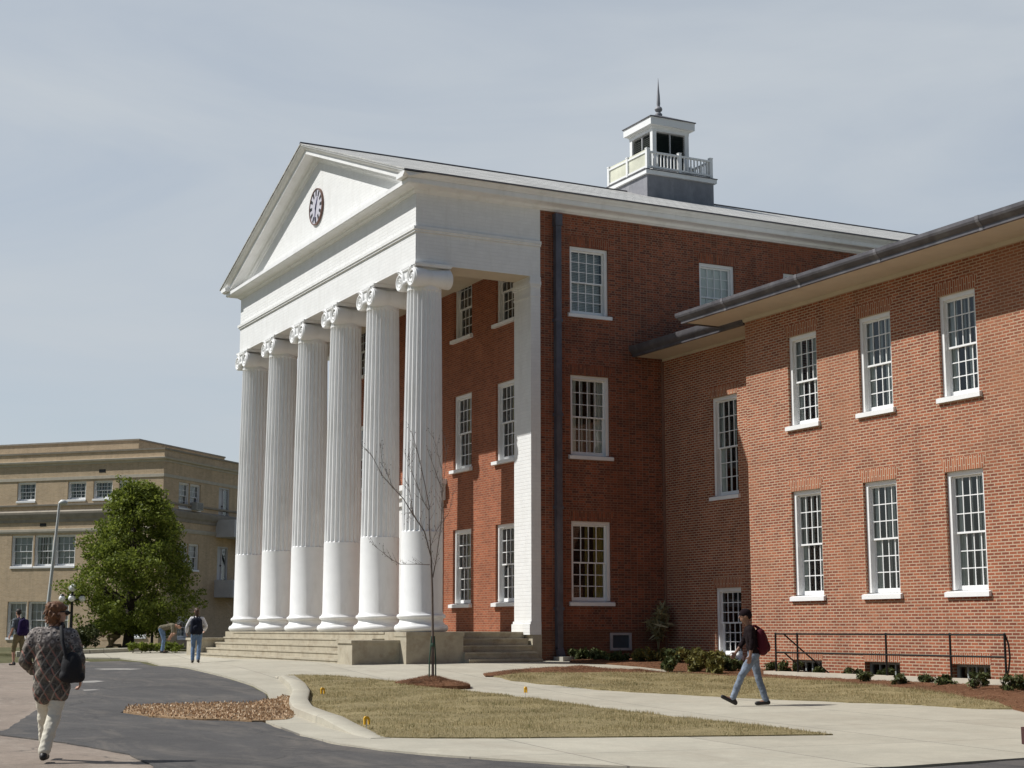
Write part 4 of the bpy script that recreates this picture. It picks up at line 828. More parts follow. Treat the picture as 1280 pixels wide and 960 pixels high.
for i, (a, b, c, d) in enumerate(fh): window(tb, 'tan', ((a+b)/2, 0, c), 0, b-a, d-c, arch=False, cols=3, rows=2, fr=.09, curtain='blind' if i in (4, 6, 7, 8, 9) else 'sides', seed=90+i % 3, sillp=.05, sillext=.02)
for i, (a, b, c, d) in enumerate(sh_[:5]): window(tb, 'tan', (0, (a+b)/2, c), R(90), b-a, d-c, arch=False, cols=3, rows=2, fr=.09, curtain='blind', seed=95, sillp=.05, sillext=.02)
for (a, b, c, d) in sh_[5:]:
    m = MB(); m.box((-.20, a, c), (-.12, b, d)); m.box((-.12, a, c), (-.03, a+.07, d)); m.box((-.12, b-.07, c), (-.03, b, d)); m.box((-.12, a+.07, d-.08), (-.03, b-.07, d)); m.box((-.12, a+.62, c), (-.06, a+.68, d-.08))
    o = m.build('door', M['grey_panel'], tb); p = MB(); p.box((-.115, a+.72, c+.15), (-.10, b-.1, d-.12)); p.build('pane', M['glass'], o)
    kb = MB(); kb.ell((-.08, a+.55, c+1.0), (.05, .05, .05), 10, 8); kb.build('door_handle', M['black_metal'], o)
for y0, z0, z1 in ((6.14, 7.05, 8.11), (6.16, 3.40, 4.45)):
    m = MB(); m.box((.0, y0, z0), (1.3, y0+4.6, z0+.1)); m.box((.0, y0, z0+.1), (1.3, y0+.05, z1)); m.box((1.25, y0+.05, z0+.1), (1.3, y0+4.6, z1)); m.build('balcony', M['grey_panel'], tb)
m = MB()
for dx in (.15, 1.1): m.add([(dx, 8.6, 7.05), (dx+.05, 8.6, 7.05), (dx+.05, 10.8, 4.5), (dx, 10.8, 4.5), (dx, 8.6, 6.8), (dx+.05, 8.6, 6.8), (dx+.05, 10.8, 4.25), (dx, 10.8, 4.25)], [(0, 1, 2, 3), (7, 6, 5, 4), (0, 4, 5, 1), (1, 5, 6, 2), (2, 6, 7, 3), (3, 7, 4, 0)])
for i in range(10): t = (i+.5)/10; m.box((.2, 8.6+2.2*t-.1, 6.95-2.55*t-.02), (1.1, 8.6+2.2*t+.1, 6.95-2.55*t+.02))
m.build('fire_stair', M['gutter'], tb)
m = MB(); m.box((-.1, 3.1, 8.5), (.42, 3.85, 8.95)); aco = m.build('air_conditioner', simple('unit_paint', (.38, .38, .36), .5), tb)
m = MB()
for i in range(6): m.box((.42, 3.16, 8.55+i*.065), (.428, 3.79, 8.58+i*.065))
m.build('grille', M['black_metal'], aco)
for x, z in ((-4.15, 10.68), (-8.08, 7.6)): m = MB(); m.box((x-.22, -.012, z-.09), (x+.22, .02, z+.09)); m.build('wall_vent', M['black_metal'], tb)
m = MB()
for i in range(8): m.box((-3.75, -.06, -.4+i*.42), (-3.05, .02, -.02+i*.42))
m.build('brick_pier', M['tan'], tb)

# ================================================================== trees and plants
def leaves(mb, centres, n, spread, size, aspect=1.6, up=0., flat=None):
    """leaf-sized quads scattered round the given clump centres"""
    for c, s in centres:
        k = int(n*s); P = rng.normal(0, 1, (k, 3)); P /= np.linalg.norm(P, axis=1)[:, None]+1e-9; P *= (rng.random(k)**.45)[:, None]*spread*s
        P[:, 2] *= .75; P += c
        A = rng.normal(0, 1, (k, 3)); A[:, 2] += up; A /= np.linalg.norm(A, axis=1)[:, None]; B = np.cross(A, rng.normal(0, 1, (k, 3))); B /= np.linalg.norm(B, axis=1)[:, None]+1e-9
        sz = size*(.6+.8*rng.random(k))[:, None]
        q = np.stack([P-A*sz*.5*aspect, P+B*sz*.42, P+A*sz*.5*aspect, P-B*sz*.42], 1).reshape(-1, 3)
        o = len(mb.v); mb.v += q.tolist(); mb.f += [(o+4*i, o+4*i+1, o+4*i+2, o+4*i+3) for i in range(k)]
def branchy(mb, p, d, L, r, depth, nb=3, wig=.18, up=.15, minr=.004):
    pts = [Vector(p)]; rad = [r]; d = Vector(d).normalized(); n = 5
    for i in range(n):
        d = (d+Vector((random.uniform(-1, 1), random.uniform(-1, 1), random.uniform(-.6, 1)))*wig+Vector((0, 0, up*.3))).normalized(); pts.append(pts[-1]+d*(L/n)); rad.append(max(minr, r*(1-.55*(i+1)/n)))
    mb.tube(pts, rad, 6 if r > .02 else 4)
    if depth:
        for i in range(nb):
            j = random.randint(2, n); a = random.uniform(0, 6.28); side = d.orthogonal().normalized(); side.rotate(Matrix.Rotation(a, 3, d))
            branchy(mb, pts[j], d*.75+side*.75, L*random.uniform(.5, .75), rad[j]*.7, depth-1, nb, wig, up, minr)
    return pts
# big leafy tree
D0 = 62.; tk = D0/FPX; tp = at_depth(160, 813, D0); tb_ = Vector((tp[0], tp[1], g(tp[0], tp[1])+.08))
tree = thing('leafy_tree', 'broad spring green leafy tree in front of the tan brick building', 'tree', tb_)
Rv, Fv = Vector((RGT[0], RGT[1], 0)), Vector((-RGT[1], RGT[0], 0))
t = MB(); t.tube([(0, 0, -.3), (.03, 0, .3), (.02, .03, 1.0), (.1, 0, 2.2), (.18, .05, 3.8), (.25, 0, 5.6)], [.30, .22, .19, .15, .09, .03], 10)
for i in range(16):
    z = random.uniform(.8, 4.6); a = i*2.4; branchy(t, (.02+.05*z, 0, z), (math.cos(a), math.sin(a), .55), 2.2*(1-z/7), .07*(1-z/7), 1, 4, .2)
t.build('trunk', M['bark_dark'], tree, 60)
prof_y = [605, 620, 650, 680, 700, 740, 760, 775, 790]; lf = [-2, -26, -52, -66, -72, -92, -92, -78, -34]; rt_ = [14, 36, 62, 68, 72, 88, 98, 78, 40]
zs_ = [(813-y)*tk for y in prof_y]
cs = []
while len(cs) < 560:
    z = random.uniform(zs_[-1], zs_[0]); l = np.interp(z, zs_[::-1], lf[::-1])*tk; r_ = np.interp(z, zs_[::-1], rt_[::-1])*tk
    a = random.uniform(0, 2*math.pi); q = random.random()**.38; mid = (l+r_)/2+.12; hw = (r_-l)/2
    hw *= .90+.24*noise.noise(Vector((math.cos(a)*1.3, math.sin(a)*1.3, z*.9)))*1.6
    u, w = mid+hw*q*math.cos(a), hw*q*math.sin(a)
    if noise.noise(Vector((u*.8, w*.8, z*.8+9))) < -.22: continue
    v = Rv*u+Fv*w; cs.append((np.array((v.x, v.y, z+random.uniform(-.1, .1))), random.uniform(.7, 1.25)))
c = MB(); cs += [(p_+rng.normal(0, .28, 3), .55) for p_, _ in cs[::3]]; leaves(c, cs, 84, .42, .078); c.build('crown', M['leaf'], tree, None, False)
# leafless sapling with stakes
sp_ = thing('sapling', 'thin leafless sapling with green stakes in a straw mound on the grass island', 'tree', (*sapling_xy, g(*sapling_xy)+.12))
kS = float(np.dot(np.array([*sapling_xy, .3])-CAM, FWD))/FPX
t = MB()
def spx(l, dep):
    out = []; n = len(l)
    for i, (x, y) in enumerate(l):
        v = Rv*((x-541)*kS)+Fv*(dep[0]+(dep[1]-dep[0])*i/(n-1)); out.append(Vector((v.x, v.y, (861-y)*kS)))
    return out
LIMB = [([(541, 864), (540.5, 800), (539.5, 750), (537.5, 705)], (0, .02), .030, .020), ([(537.5, 705), (529, 672), (515, 652), (503, 632), (490, 618), (477, 604), (463, 578), (456, 570)], (.02, -.5), .014, .004),
 ([(537.5, 705), (534.5, 660), (534, 640), (528, 610), (520, 575), (513, 552), (511, 545)], (.02, .3), .015, .004), ([(540, 730), (544, 705), (549, 665), (551, 640), (548, 612), (538, 585), (530, 563)], (.0, .5), .013, .004),
 ([(549, 655), (550, 620), (549, 590), (541, 560), (537, 547)], (.35, .7), .008, .003), ([(536, 714), (520, 713.5), (500, 714), (490, 709), (480, 701), (470, 693)], (.02, -.7), .008, .003), ([(534, 645), (526, 632), (521, 618), (510, 590), (508, 560)], (.1, -.3), .008, .003),
 ([(515, 652), (511, 625), (508, 600), (509, 575)], (-.1, -.5), .007, .003), ([(549, 640), (553, 600), (555, 570), (553, 550)], (.3, .2), .006, .003), ([(528, 672), (512, 645), (508, 650), (510, 655)], (-.1, .2), .005, .003), ([(490, 618), (482, 600), (475, 588), (472, 560)], (-.4, -.2), .005, .003), ([(537, 690), (545, 670), (560, 650), (566, 625)], (.05, -.4), .006, .003)]
for l, dep, r0, r1 in LIMB:
    P = spx(l, dep); n = len(P); t.tube(P, [r0+(r1-r0)*i/(n-1) for i in range(n)], 7)
    if r0 < .02:
        for i in range(1, n):
            for q in range(4):
                a = P[i-1].lerp(P[i], random.random()); d = (P[i]-P[i-1]).normalized()+Vector((random.uniform(-1, 1), random.uniform(-1, 1), random.uniform(-.1, .8)))*.8
                branchy(t, a, d, random.uniform(.12, .38), .0035, 0, 0, .12, .2, .002)
                e = a+d.normalized()*random.uniform(.05, .3); t.ell(e, (.008, .008, .012), 5, 4)
t.build('trunk', M['twig'], sp_, 60)
for dx, lean in ((-.08, .02), (.06, -.03)):
    s = MB(); v = Rv*dx; s.tube([(v.x, v.y, -.15), (v.x+lean*.4, v.y, .5), (v.x*.4, v.y*.4, .98)], .016, 6); s.build('stake', M['green_stake'], sp_, 60)
s = MB(); s.lathe([(.04, .76), (.045, .80), (.04, .84)], 12); s.build('tie', M['green_stake'], sp_)
# shrubs
def shrub(xy, w, h, label, mat, group, name='shrub', n=420, size=.05, stems=5):
    o = thing(name, label, name.replace('_', ' '), (xy[0], xy[1], g(*xy)+.09), random.uniform(0, 6), group)
    m = MB()
    for i in range(stems): a = i*6.28/stems; branchy(m, (0, 0, -.05), (math.cos(a)*.6, math.sin(a)*.6, 1), h*.7, .008, 1, 2, .15)
    m.build('stem', M['bark'], o, 60)
    cs = [(np.array((random.gauss(0, w*.26), random.gauss(0, w*.26), h*random.uniform(.25, .85))), random.uniform(.7, 1.2)) for _ in range(max(7, int(n/45)))]
    m = MB(); leaves(m, cs, 46, max(.10, w*.25), size, 2.2, .7); m.build('foliage', M[mat], o, None, False); return o
RAILP = [(966, 843, .30), (980, 846, .34), (996, 846, .32), (1025, 849, .36), (1066, 851, .40), (1081, 857, .34), (1109, 853, .36), (1125, 861, .34), (1157, 858, .42), (1180, 863, .36), (1221, 868, .44), (1260, 871, .50), (1278, 869, .42)]
ordn = ['first', 'second', 'third', 'fourth', 'fifth', 'sixth', 'seventh', 'eighth', 'ninth', 'tenth', 'eleventh', 'twelfth', 'thirteenth', 'fourteenth']
for i, (x, y, w) in enumerate(RAILP): shrub(gp(x, y+1.5), w*(.55+.35*random.random()), w*(.55+.4*random.random()), 'small dark green shrub in pine straw by the black railing, %s from the left' % ordn[i], 'shrub_leaf', 'young shrubs along the wing railing', n=380, size=.042)
BEDP = [(722, 829, .42, .30), (747, 830, .48, .32), (772, 831, .45, .28), (800, 832, .5, .36), (822, 833, .55, .42), (848, 834, .6, .40), (868, 836, .55, .42), (884, 838, .55, .38), (838, 845, .36, .36), (868, 846, .42, .36), (893, 848, .46, .40), (910, 845, .46, .38), (902, 837, .45, .40)]
for i, (x, y, w, h) in enumerate(BEDP): shrub(gp(x, y), w, h, 'olive green bed plant at the foot of the shaded wall, %s from the downpipe' % ordn[i], 'fern_leaf' if i % 3 != 2 and i > 2 else 'shrub_leaf', 'bed plants between downpipe and walker', 'bed_plant', 600, .065)
tpn = (.32, 7.72); tpl = thing('tall_plant', 'tall dried plant with drooping fronds in the corner of the shaded walls', 'plant', (*tpn, g(*tpn)+.08))
m = MB(); lvs = MB()
for i in range(9):
    a = random.uniform(0, 6.28); hgt = random.uniform(1.2, 1.95); sp2 = random.uniform(.08, .30)
    pts = [Vector((math.cos(a)*sp2*t_**1.6, math.sin(a)*sp2*t_**1.6, hgt*(1.25*t_-.45*t_**3))) for t_ in np.linspace(0, 1.1, 10)]
    m.tube(pts, [.012*(1-.08*k) for k in range(10)], 5)
    leaves(lvs, [(np.array(p)-np.array((0, 0, .06)), 1.) for p in pts[4:]], 6, .11, .075, 6.0)
m.build('stem', M['dry_leaf'], tpl, 60); lvs.build('frond', M['dry_leaf'], tpl, None, False)
shrub(tuple(at_depth(105, 812, 60)[:2]), 1.0, 1.0, 'dark rounded bush between lamp post and leafy tree', 'shrub_leaf', None, 'bush', 1500, .07)
bs_xy = (-29.0, 4.6); bso = thing('bare_shrub', 'leafless grey shrub beneath the grey balconies of the tan building', 'shrub', (*bs_xy, g(*bs_xy)+.1))
m = MB()
for i in range(12): a = i*2.1; branchy(m, (0, 0, -.1), (math.cos(a)*.35, math.sin(a)*.35, 1), 1.3, .02, 2, 3, .12)
m.build('stem', M['twig'], bso, 60)
for i, x in enumerate((166, 177, 188, 211, 220)): shrub(tuple(at_depth(x, 816, 57.5)[:2]), .5, .32, 'low yellow-green plant behind the far kerb, %s from the left' % ordn[i], 'leaf', 'low bed plants beside the bending man', 'bed_plant', 420, .06, 3)
# grass blades and loose straw as real geometry
def blades(name, poly, n, off, h, wd, mat, label, flat=False, lean=.5, mound=0., rough=0.):
    P = np.array(poly); lo, hi = P.min(0), P.max(0); pts = np.empty((0, 2))
    while len(pts) < n:
        q = rng.random((n*2, 2))*(hi-lo)+lo; pts = np.concatenate([pts, q[inside(poly, q[:, 0], q[:, 1])]])
    pts = pts[:n]+rng.normal(0, .05, (n, 2))*(rng.random((n, 1)) < .5)
    nv = np.array([noise.noise(Vector((a*1.3, b*1.3, 0))) for a, b in pts]); keep = rng.random(n) < np.clip(.72+nv*1.1, .12, 1); pts, nv = pts[keep], nv[keep]; n = len(pts)
    z = np.concatenate([gz(pts[i:i+5000, 0], pts[i:i+5000, 1]) for i in range(0, n, 5000)])+off
    B = np.array(densify(poly, .12)); ins = inside(poly, pts[:, 0], pts[:, 1]); dd = np.concatenate([np.sqrt(((pts[i:i+1500, None]-B)**2).sum(-1).min(1)) for i in range(0, n, 1500)])
    rn = np.array([noise.noise(Vector((p[0]*1.7, p[1]*1.7, 3))) for p in pts]); z = np.where(ins, z+np.clip(dd/.6, 0, 1)*(mound+rough*rn), z-off+.052)
    a = rng.random(n)*2*np.pi; L = h*(.45+rng.random(n)*.9)*(1+.9*np.clip(nv, -.5, .8))*np.where(rng.random(n) < .03, 1.7, 1); d = np.stack([np.cos(a), np.sin(a)], 1); w = np.stack([-d[:, 1], d[:, 0]], 1)*wd*.5
    if flat: tip = np.concatenate([pts+d*L[:, None], (z+rng.random(n)*.03)[:, None]], 1)
    else: tip = np.concatenate([pts+d*(L*lean*rng.random(n))[:, None], (z+L*(.6+.4*rng.random(n)))[:, None]], 1)
    b0 = np.concatenate([pts-w, z[:, None]], 1); b1 = np.concatenate([pts+w, z[:, None]], 1)
    m = MB(); m.v = np.stack([b0, b1, tip], 1).reshape(-1, 3).tolist(); m.f = [(3*i, 3*i+1, 3*i+2) for i in range(n)]
    tag(m.build(name, mat, None, None, False), label, 'ground cover', kind='stuff')
blades('grass', ISL, 70000, .062, .040, .009, M['blade'], 'dry tufted grass of the kerbed island', mound=.045, rough=.02)
blades('grass', LAWN2, 60000, .071, .040, .011, M['blade'], 'straw coloured grass of the strip beside the walk', mound=.03, rough=.02)
blades('straw_needles', STRAW1, 6000, .084, .09, .010, M['needle'], 'loose pine needles along the lawn edge', True, mound=.09, rough=.05)
blades('straw_needles', STRAW2, 18000, .094, .12, .014, M['needle'], 'loose pine needles in the wall bed', True, mound=.04, rough=.05)
blades('straw_needles', MOUND, 4500, .128, .10, .010, M['needle'], 'loose pine needles on the sapling mound', True, mound=.12, rough=.05)
def chips(name, poly, n, off, size, mat, label):
    P = np.array(poly); lo, hi = P.min(0), P.max(0); q = rng.random((n*4, 2))*(hi-lo)+lo; q = q[inside(poly, q[:, 0], q[:, 1])][:n]
    m = MB(); z = gz(q[:, 0], q[:, 1])+off
    leaves(m, [(np.array((a, b, c+.012)), 1.) for (a, b), c in zip(q, z)], 2, .035, size, 1.3, 2.5); tag(m.build(name, mat, None, None, False), label, 'ground cover', kind='stuff')
chips('leaf_litter', DIRT, 3000, .058, .028, M['chip'], 'brown leaves and pebbles lying on the dirt patch')
# yellow markers in the turf
for (x, y), lb in (((403, 876), 'small yellow plastic marker near the kerb bend at the lawn end'), ((458, 918), 'small yellow plastic marker beside the kerb near the drive'), ((657, 874.5), 'tilted yellow plastic marker at the edge of lawn and walk')):
    xy = gp(x, y); o = thing('marker', lb, 'marker', (*xy, g(*xy)+.13), random.uniform(0, 3))
    m = MB(); m.tube([(0, 0, -.1), (0, 0, .10)], .005, 6); m.build('stake', M['galv'], o)
    m = MB(); m.prism([(-.04, .0), (-.045, .09), (-.02, .115), (.025, .11), (.045, .08), (.05, .0), (.025, .0), (.022, .07), (-.012, .075), (-.018, .0)], 1, -.012, .012); m.build('flag', M['yellow'], o)

# ================================================================== lamps, post, car
lp = at_depth(88, 800, 60); zb = g(lp[0], lp[1])+.05; lz = lambda y: CAM[2]+(787.3-y)*60/FPX
lamp = thing('street_lamp', 'black iron lamp post with five white globes beside the leafy tree', 'lamp', (lp[0], lp[1], 0))
m = MB(); m.lathe([(.0, zb-.1), (.17, zb-.1), (.17, zb+.12), (.12, zb+.2), (.10, zb+.5), (.065, zb+.62), (.05, lz(752)), (.075, lz(750)), (.045, lz(746)), (.04, lz(741)), (.07, lz(740.5)), (.0, lz(740))], 16, cap=False); m.build('post', M['black_metal'], lamp, 40)
for i in range(4):
    a = math.atan2(RGT[1], RGT[0])+R(12)+i*math.pi/2; d = Vector((math.cos(a), math.sin(a), 0)); e = d*.38
    m = MB(); m.tube([(0, 0, lz(752)), (d.x*.2, d.y*.2, lz(749.5)), (d.x*.34, d.y*.34, lz(750)), (e.x, e.y, lz(745.5))], .026, 8); m.lathe([(.03, lz(745.5)), (.10, lz(745)), (.06, lz(743.2)), (.0, lz(743))], 12, (e.x, e.y, 0), cap=False); o = m.build('arm', M['black_metal'], lamp, 40)
    m = MB(); m.ell((e.x, e.y, lz(748.6)), (.125, .125, .13), 18, 12); m.build('globe', M['globe'], o, 60)
m = MB(); m.ell((0, 0, lz(735.5)), (.15, .15, .155), 18, 12); m.build('globe', M['globe'], lamp, 60)
pz = lambda y: CAM[2]+(787.3-y)*70/FPX; pp = at_depth(59, 790, 70); q = Vector((RGT[0], RGT[1], 0))*70/FPX
pole = thing('light_pole', 'tall grey light pole with a single arm in front of the tan building', 'light pole', (pp[0], pp[1], 0))
m = MB(); P = [(0, 0, .2), (0, 0, 1.0)]+[(q.x*k, q.y*k, pz(y)) for k, y in ((-.3, 755), (2.6, 712), (5.2, 672), (6.7, 650), (7.9, 629.5))]; m.tube(P, [.11, .10, .085, .07, .062, .058, .055], 12); m.build('pole', M['galv'], pole, 50)
m = MB(); b0 = q*7.6; b1 = q*18; m.tube([(b0.x, b0.y, pz(629.5)), (b0.x*.7+b1.x*.3, b0.y*.7+b1.y*.3, pz(628)), (b0.x*.3+b1.x*.7, b0.y*.3+b1.y*.7, pz(628)), (b1.x, b1.y, pz(629))], [.07, .13, .13, .06], 10); m.build('lamp_head', M['galv'], pole, 50)
bp = at_depth(189.5, 812, 64); po = thing('dark_post', 'slim black post standing in the shade between tree trunk and bending man', 'post', (bp[0], bp[1], g(bp[0], bp[1])))
m = MB(); m.lathe([(.0, -.1), (.10, -.1), (.10, .15), (.06, .25), (.055, 2.0), (.07, 2.05), (.0, 2.1)], 12, cap=False); m.build('shaft', M['black_metal'], po, 40)
# parked car, only its nose reaches into the frame
cp_ = at_depth(1309, 900, 14.0); crz = math.atan2(RGT[1], RGT[0])-R(2)
CX = Vector((math.cos(crz), math.sin(crz), 0)); CYv = Vector((-CX.y, CX.x, 0)); cg = cp_[2]*0+g(cp_[0], cp_[1])
car = thing('parked_car', 'dark red parked car whose nose just enters the right edge', 'car', (cp_[0], cp_[1], cg+.03), crz)
M['car'] = simple('dark_red_car_paint', (.11, .008, .012), .25, .03, 4, 0, spec=.6); M['tyre'] = simple('tyre_rubber', (.015, .015, .015), .8, .1, 10, .1)
m = MB(); SECT = [(.0, .28, .62, .72), (.05, .22, .70, .80), (.5, .2, .80, .86), (1.15, .2, .88, .88), (2.6, .2, .92, .88), (3.9, .22, .92, .86), (4.4, .3, .85, .80)]
vs = []
for x, z0, z1, hw in SECT: vs += [(x, -hw*.94, z0), (x, -hw, (z0+z1)/2), (x, -hw*.9, z1), (x, -hw*.4, z1+.03), (x, hw*.4, z1+.03), (x, hw*.9, z1), (x, hw, (z0+z1)/2), (x, hw*.94, z0)]
m.add(vs, [(i*8+j, i*8+(j+1) % 8, (i+1)*8+(j+1) % 8, (i+1)*8+j) for i in range(len(SECT)-1) for j in range(8)]+[tuple(range(8)), tuple(len(vs)-8+j for j in range(7, -1, -1))]); body = m.build('body', M['car'], car, 35)
m = MB(); cab = [(1.15, .89), (1.75, 1.38), (2.9, 1.40), (3.6, .92)]
m.add([(x, s_*(.74 if z < 1 else .58), z) for s_ in (-1, 1) for x, z in cab], [(0, 1, 2, 3), (7, 6, 5, 4), (0, 4, 5, 1), (2, 6, 7, 3)]); m.build('window', M['glass'], car, None)
m = MB(); m.prism([(1.72, 1.37), (2.93, 1.385), (2.9, 1.43), (1.78, 1.42)], 1, -.59, .59); m.build('roof', M['car'], car, 30)
for sx in (-1, 1): m = MB(); m.box((-.012, sx*.44-.17, .50), (.06, sx*.44+.17, .60)); m.build('headlight', M['globe'], car)
m = MB(); m.box((-.018, -.78, .30), (.08, .78, .46)); m.build('bumper', simple('bumper_plastic', (.05, .01, .012), .5), car)
for x in (.85, 3.55):
    for sx in (-1, 1):
        m = MB(); m.lathe([(.18, -.1), (.30, -.1), (.32, -.06), (.32, .06), (.30, .1), (.18, .1)], 28, (x, sx*.78, .32), 1, False); w_ = m.build('wheel', M['tyre'], car, 40)
        m = MB(); m.lathe([(.0, -.06), (.19, -.05), (.19, .05), (.0, .06)], 20, (x, sx*.78, .32), 1, False); m.build('rim', M['galv'], w_, 40)

# ================================================================== people
_bake = []
def soft(mb, name, mat, parent, vox=.011, it=6):
    o = mb.build(name, mat, parent); md = o.modifiers.new('remesh', 'REMESH'); md.mode = 'VOXEL'; md.voxel_size = vox; md.use_smooth_shade = True
    sm = o.modifiers.new('smooth', 'SMOOTH'); sm.iterations = it; sm.factor = .5; _bake.append(o); return o
def cloth(name, base, rough=.85, fold=.5, var=.15): return simple(name, base, rough, var, 5, fold, 14, spec=.12)
SKIN = simple('skin', (.46, .26, .18), .5, .06, 8, .03); SKIN_D = simple('brown_skin', (.22, .11, .07), .5, .06, 8, .03)
SHOE = simple('dark_shoe_leather', (.02, .016, .014), .5, .2, 10, .1)
def V(p): return Vector(p)
def hand(mb, w, d, side, curl=.5, palm_dir=None):
    """palm, four unequal bent fingers and a thumb leaving the side of the palm"""
    d = V(d).normalized(); n = V(palm_dir or (side*-1, 0, 0)).normalized(); n = (n-d*n.dot(d)).normalized(); t = d.cross(n).normalized()
    fwd = t if t.y > 0 else -t
    c = V(w)+d*.045; rot = Matrix((n, fwd, d)).transposed(); mb.ell(c, (.015, .038, .050), 10, 8, rot)
    for k, L in enumerate((.062, .072, .068, .052)):
        b = V(w)+d*.082+fwd*(.029-.0195*k); m1 = b+(d*math.cos(curl*.6)+n*math.sin(curl*.6))*L*.55; m2 = m1+(d*math.cos(curl*1.6)+n*math.sin(curl*1.6))*L*.5
        mb.cap(b-d*.02, m1, .0095, .009, 8); mb.cap(m1, m2, .009, .0075, 8)
    b = V(w)+d*.03+fwd*.03; m1 = b+(d*.6+fwd*.7+n*.2).normalized()*.035; m2 = m1+(d*.9+fwd*.25+n*.3).normalized()*.032; mb.cap(b, m1, .012, .0105, 8); mb.cap(m1, m2, .0105, .0085, 8)
def person(label, xy, fdir, P, top, legs, skin, hair, shoes=SHOE, sleeve='long', leg='long', off=.05, build=1., hairstyle='short', top_len=.0, loose=1.):
    fx, fy = fdir[0], fdir[1]; rz = math.atan2(-fx, fy)
    o = thing('person', label, 'person', (xy[0], xy[1], g(*xy)+off), rz)
    pel, ch, hd = V(P['pelvis']), V(P['chest']), V(P['head']); sw, hw = .175*build, .085*build
    ax = (ch-pel).normalized(); rgt = V(P.get('sh_axis', (1, 0, 0))).normalized(); frn = rgt.cross(ax) if False else ax.cross(rgt)*-1
    frn = rgt.cross(ax)*-1; rot = Matrix((rgt, (ax.cross(rgt)), ax)).transposed()
    SH = {s: ch+rgt*(sw*s)-ax*.03 for s in (-1, 1)}; HP = {s: pel+V((1, 0, 0))*(hw*s)-V((0, 0, .03)) for s in (-1, 1)}
    def torso(m, k):
        m.ell(pel, (.150*build*k, .105*build*k, .125*k), 16, 12, rot); m.ell(pel.lerp(ch, .38), (.130*build*k, .095*build*k, .16*k), 16, 12, rot); m.ell(pel.lerp(ch, .72), (.155*build*k, .108*build*k, .17*k), 16, 12, rot)
        m.cap(SH[-1]-rgt*-.02, SH[1]-rgt*.02, .062*k*build, .062*k*build)
    def arm(m, s, k, upto):
        e, w = V(P['elbow'][s]), V(P['wrist'][s])
        if upto == 'long': m.cap(SH[s], e, .052*k*build, .043*k*build); m.cap(e, w.lerp(e, .06), .043*k*build, .034*k*build)
        elif upto == 'short': m.cap(SH[s], SH[s].lerp(e, .85), .053*k*build, .050*k*build)
        elif upto == 'roll': m.cap(SH[s], e, .052*k*build, .043*k*build); m.cap(e, e.lerp(w, .4), .043*k*build, .040*k*build)
    def lg(m, s, k, upto):
        kn, an = V(P['knee'][s]), V(P['ankle'][s])
        m.cap(HP[s], kn, .084*k*build, .058*k*build)
        if upto == 'long': m.cap(kn, an.lerp(kn, .0), .058*k*build, .041*k*build+.012*(k > 1))
        elif upto == 'short': m.cap(kn, kn.lerp(an, .12), .060*k*build, .064*k*build)
    b = MB(); torso(b, .9)
    for s in (-1, 1):
        e, w = V(P['elbow'][s]), V(P['wrist'][s]); b.cap(SH[s], e, .047*build, .038*build); b.cap(e, w, .038*build, .026); hand(b, w, (w-e), s, P.get('curl', .6))
        kn, an = V(P['knee'][s]), V(P['ankle'][s]); b.cap(HP[s], kn, .076*build, .052*build); mid = kn.lerp(an, .3); b.cap(kn, mid, .052*build, .054*build); b.cap(mid, an, .054*build, .034)
        toe = V(P['toe'][s]); b.cap(an-V((0, 0, .03)), toe, .035, .028)
    lk = R(P.get('look', 0)); tilt = V(P.get('up', (0, 0, 1))).normalized(); hf = Vector((math.sin(lk), math.cos(lk), P.get('nod', 0))).normalized(); hf = (hf-tilt*hf.dot(tilt)).normalized(); hr = hf.cross(tilt)
    hrot = Matrix((hr, hf, tilt)).transposed(); H3 = lambda r, f, u: hd+hr*r+hf*f+tilt*u
    b.cap(ch+ax*.0, hd-tilt*.05-hf*.01, .055*build, .047)
    b.ell(H3(0, -.005, .02), (.074, .094, .092), 16, 12, hrot); b.ell(H3(0, .022, -.045), (.058, .068, .072), 14, 10, hrot); b.cap(H3(0, .088, .012), H3(0, .108, -.018), .010, .014, 8); b.cap(H3(-.02, .086, -.058), H3(.02, .086, -.058), .008, .008, 8)
    for s in (-1, 1): b.ell(H3(s*.075, -.005, -.01), (.012, .022, .032), 8, 6, hrot)
    soft(b, 'body', skin, o, .0085, 4)
    ey = MB()
    for s in (-1, 1): ey.ell(H3(s*.03, .082, .012), (.012, .008, .009), 8, 6, hrot)
    ey.build('eyes', SHOE, o, 60)
    t = MB(); torso(t, 1.06*loose)
    if top_len: t.cap(pel+V((-.07, 0, -top_len)), pel+V((-.07, 0, .1)), .115*build, .10*build); t.cap(pel+V((.07, 0, -top_len)), pel+V((.07, 0, .1)), .115*build, .10*build)
    for s in (-1, 1): t.cap(pel+rgt*(.065*s), ch+rgt*(.085*s)-ax*.06, .112*build*loose, .098*build*loose)
    for s in (-1, 1): arm(t, s, 1.18*loose, sleeve)
    soft(t, 'shirt', top, o, .012, 9)
    t = MB(); t.ell(pel-V((0, 0, .02)), (.160*build, .118*build, .125), 16, 12, rot)
    for s in (-1, 1): lg(t, s, 1.16 if leg == 'long' else 1.25, leg)
    soft(t, 'trousers' if leg == 'long' else 'shorts', legs, o, .012, 5)
    for s in (-1, 1):
        an, toe = V(P['ankle'][s]), V(P['toe'][s]); d = (toe-an); d.z *= .5; f = MB(); dn = (toe-an).normalized(); heel = V(P.get('heel', {}).get(s, an-V((dn.x*.05, dn.y*.05, .055))))
        f.cap(heel, toe, .040, .036); f.cap(heel, an-V((0, 0, .01)), .042, .042); soft(f, 'shoe', shoes, o, .010, 3)
    h = MB()
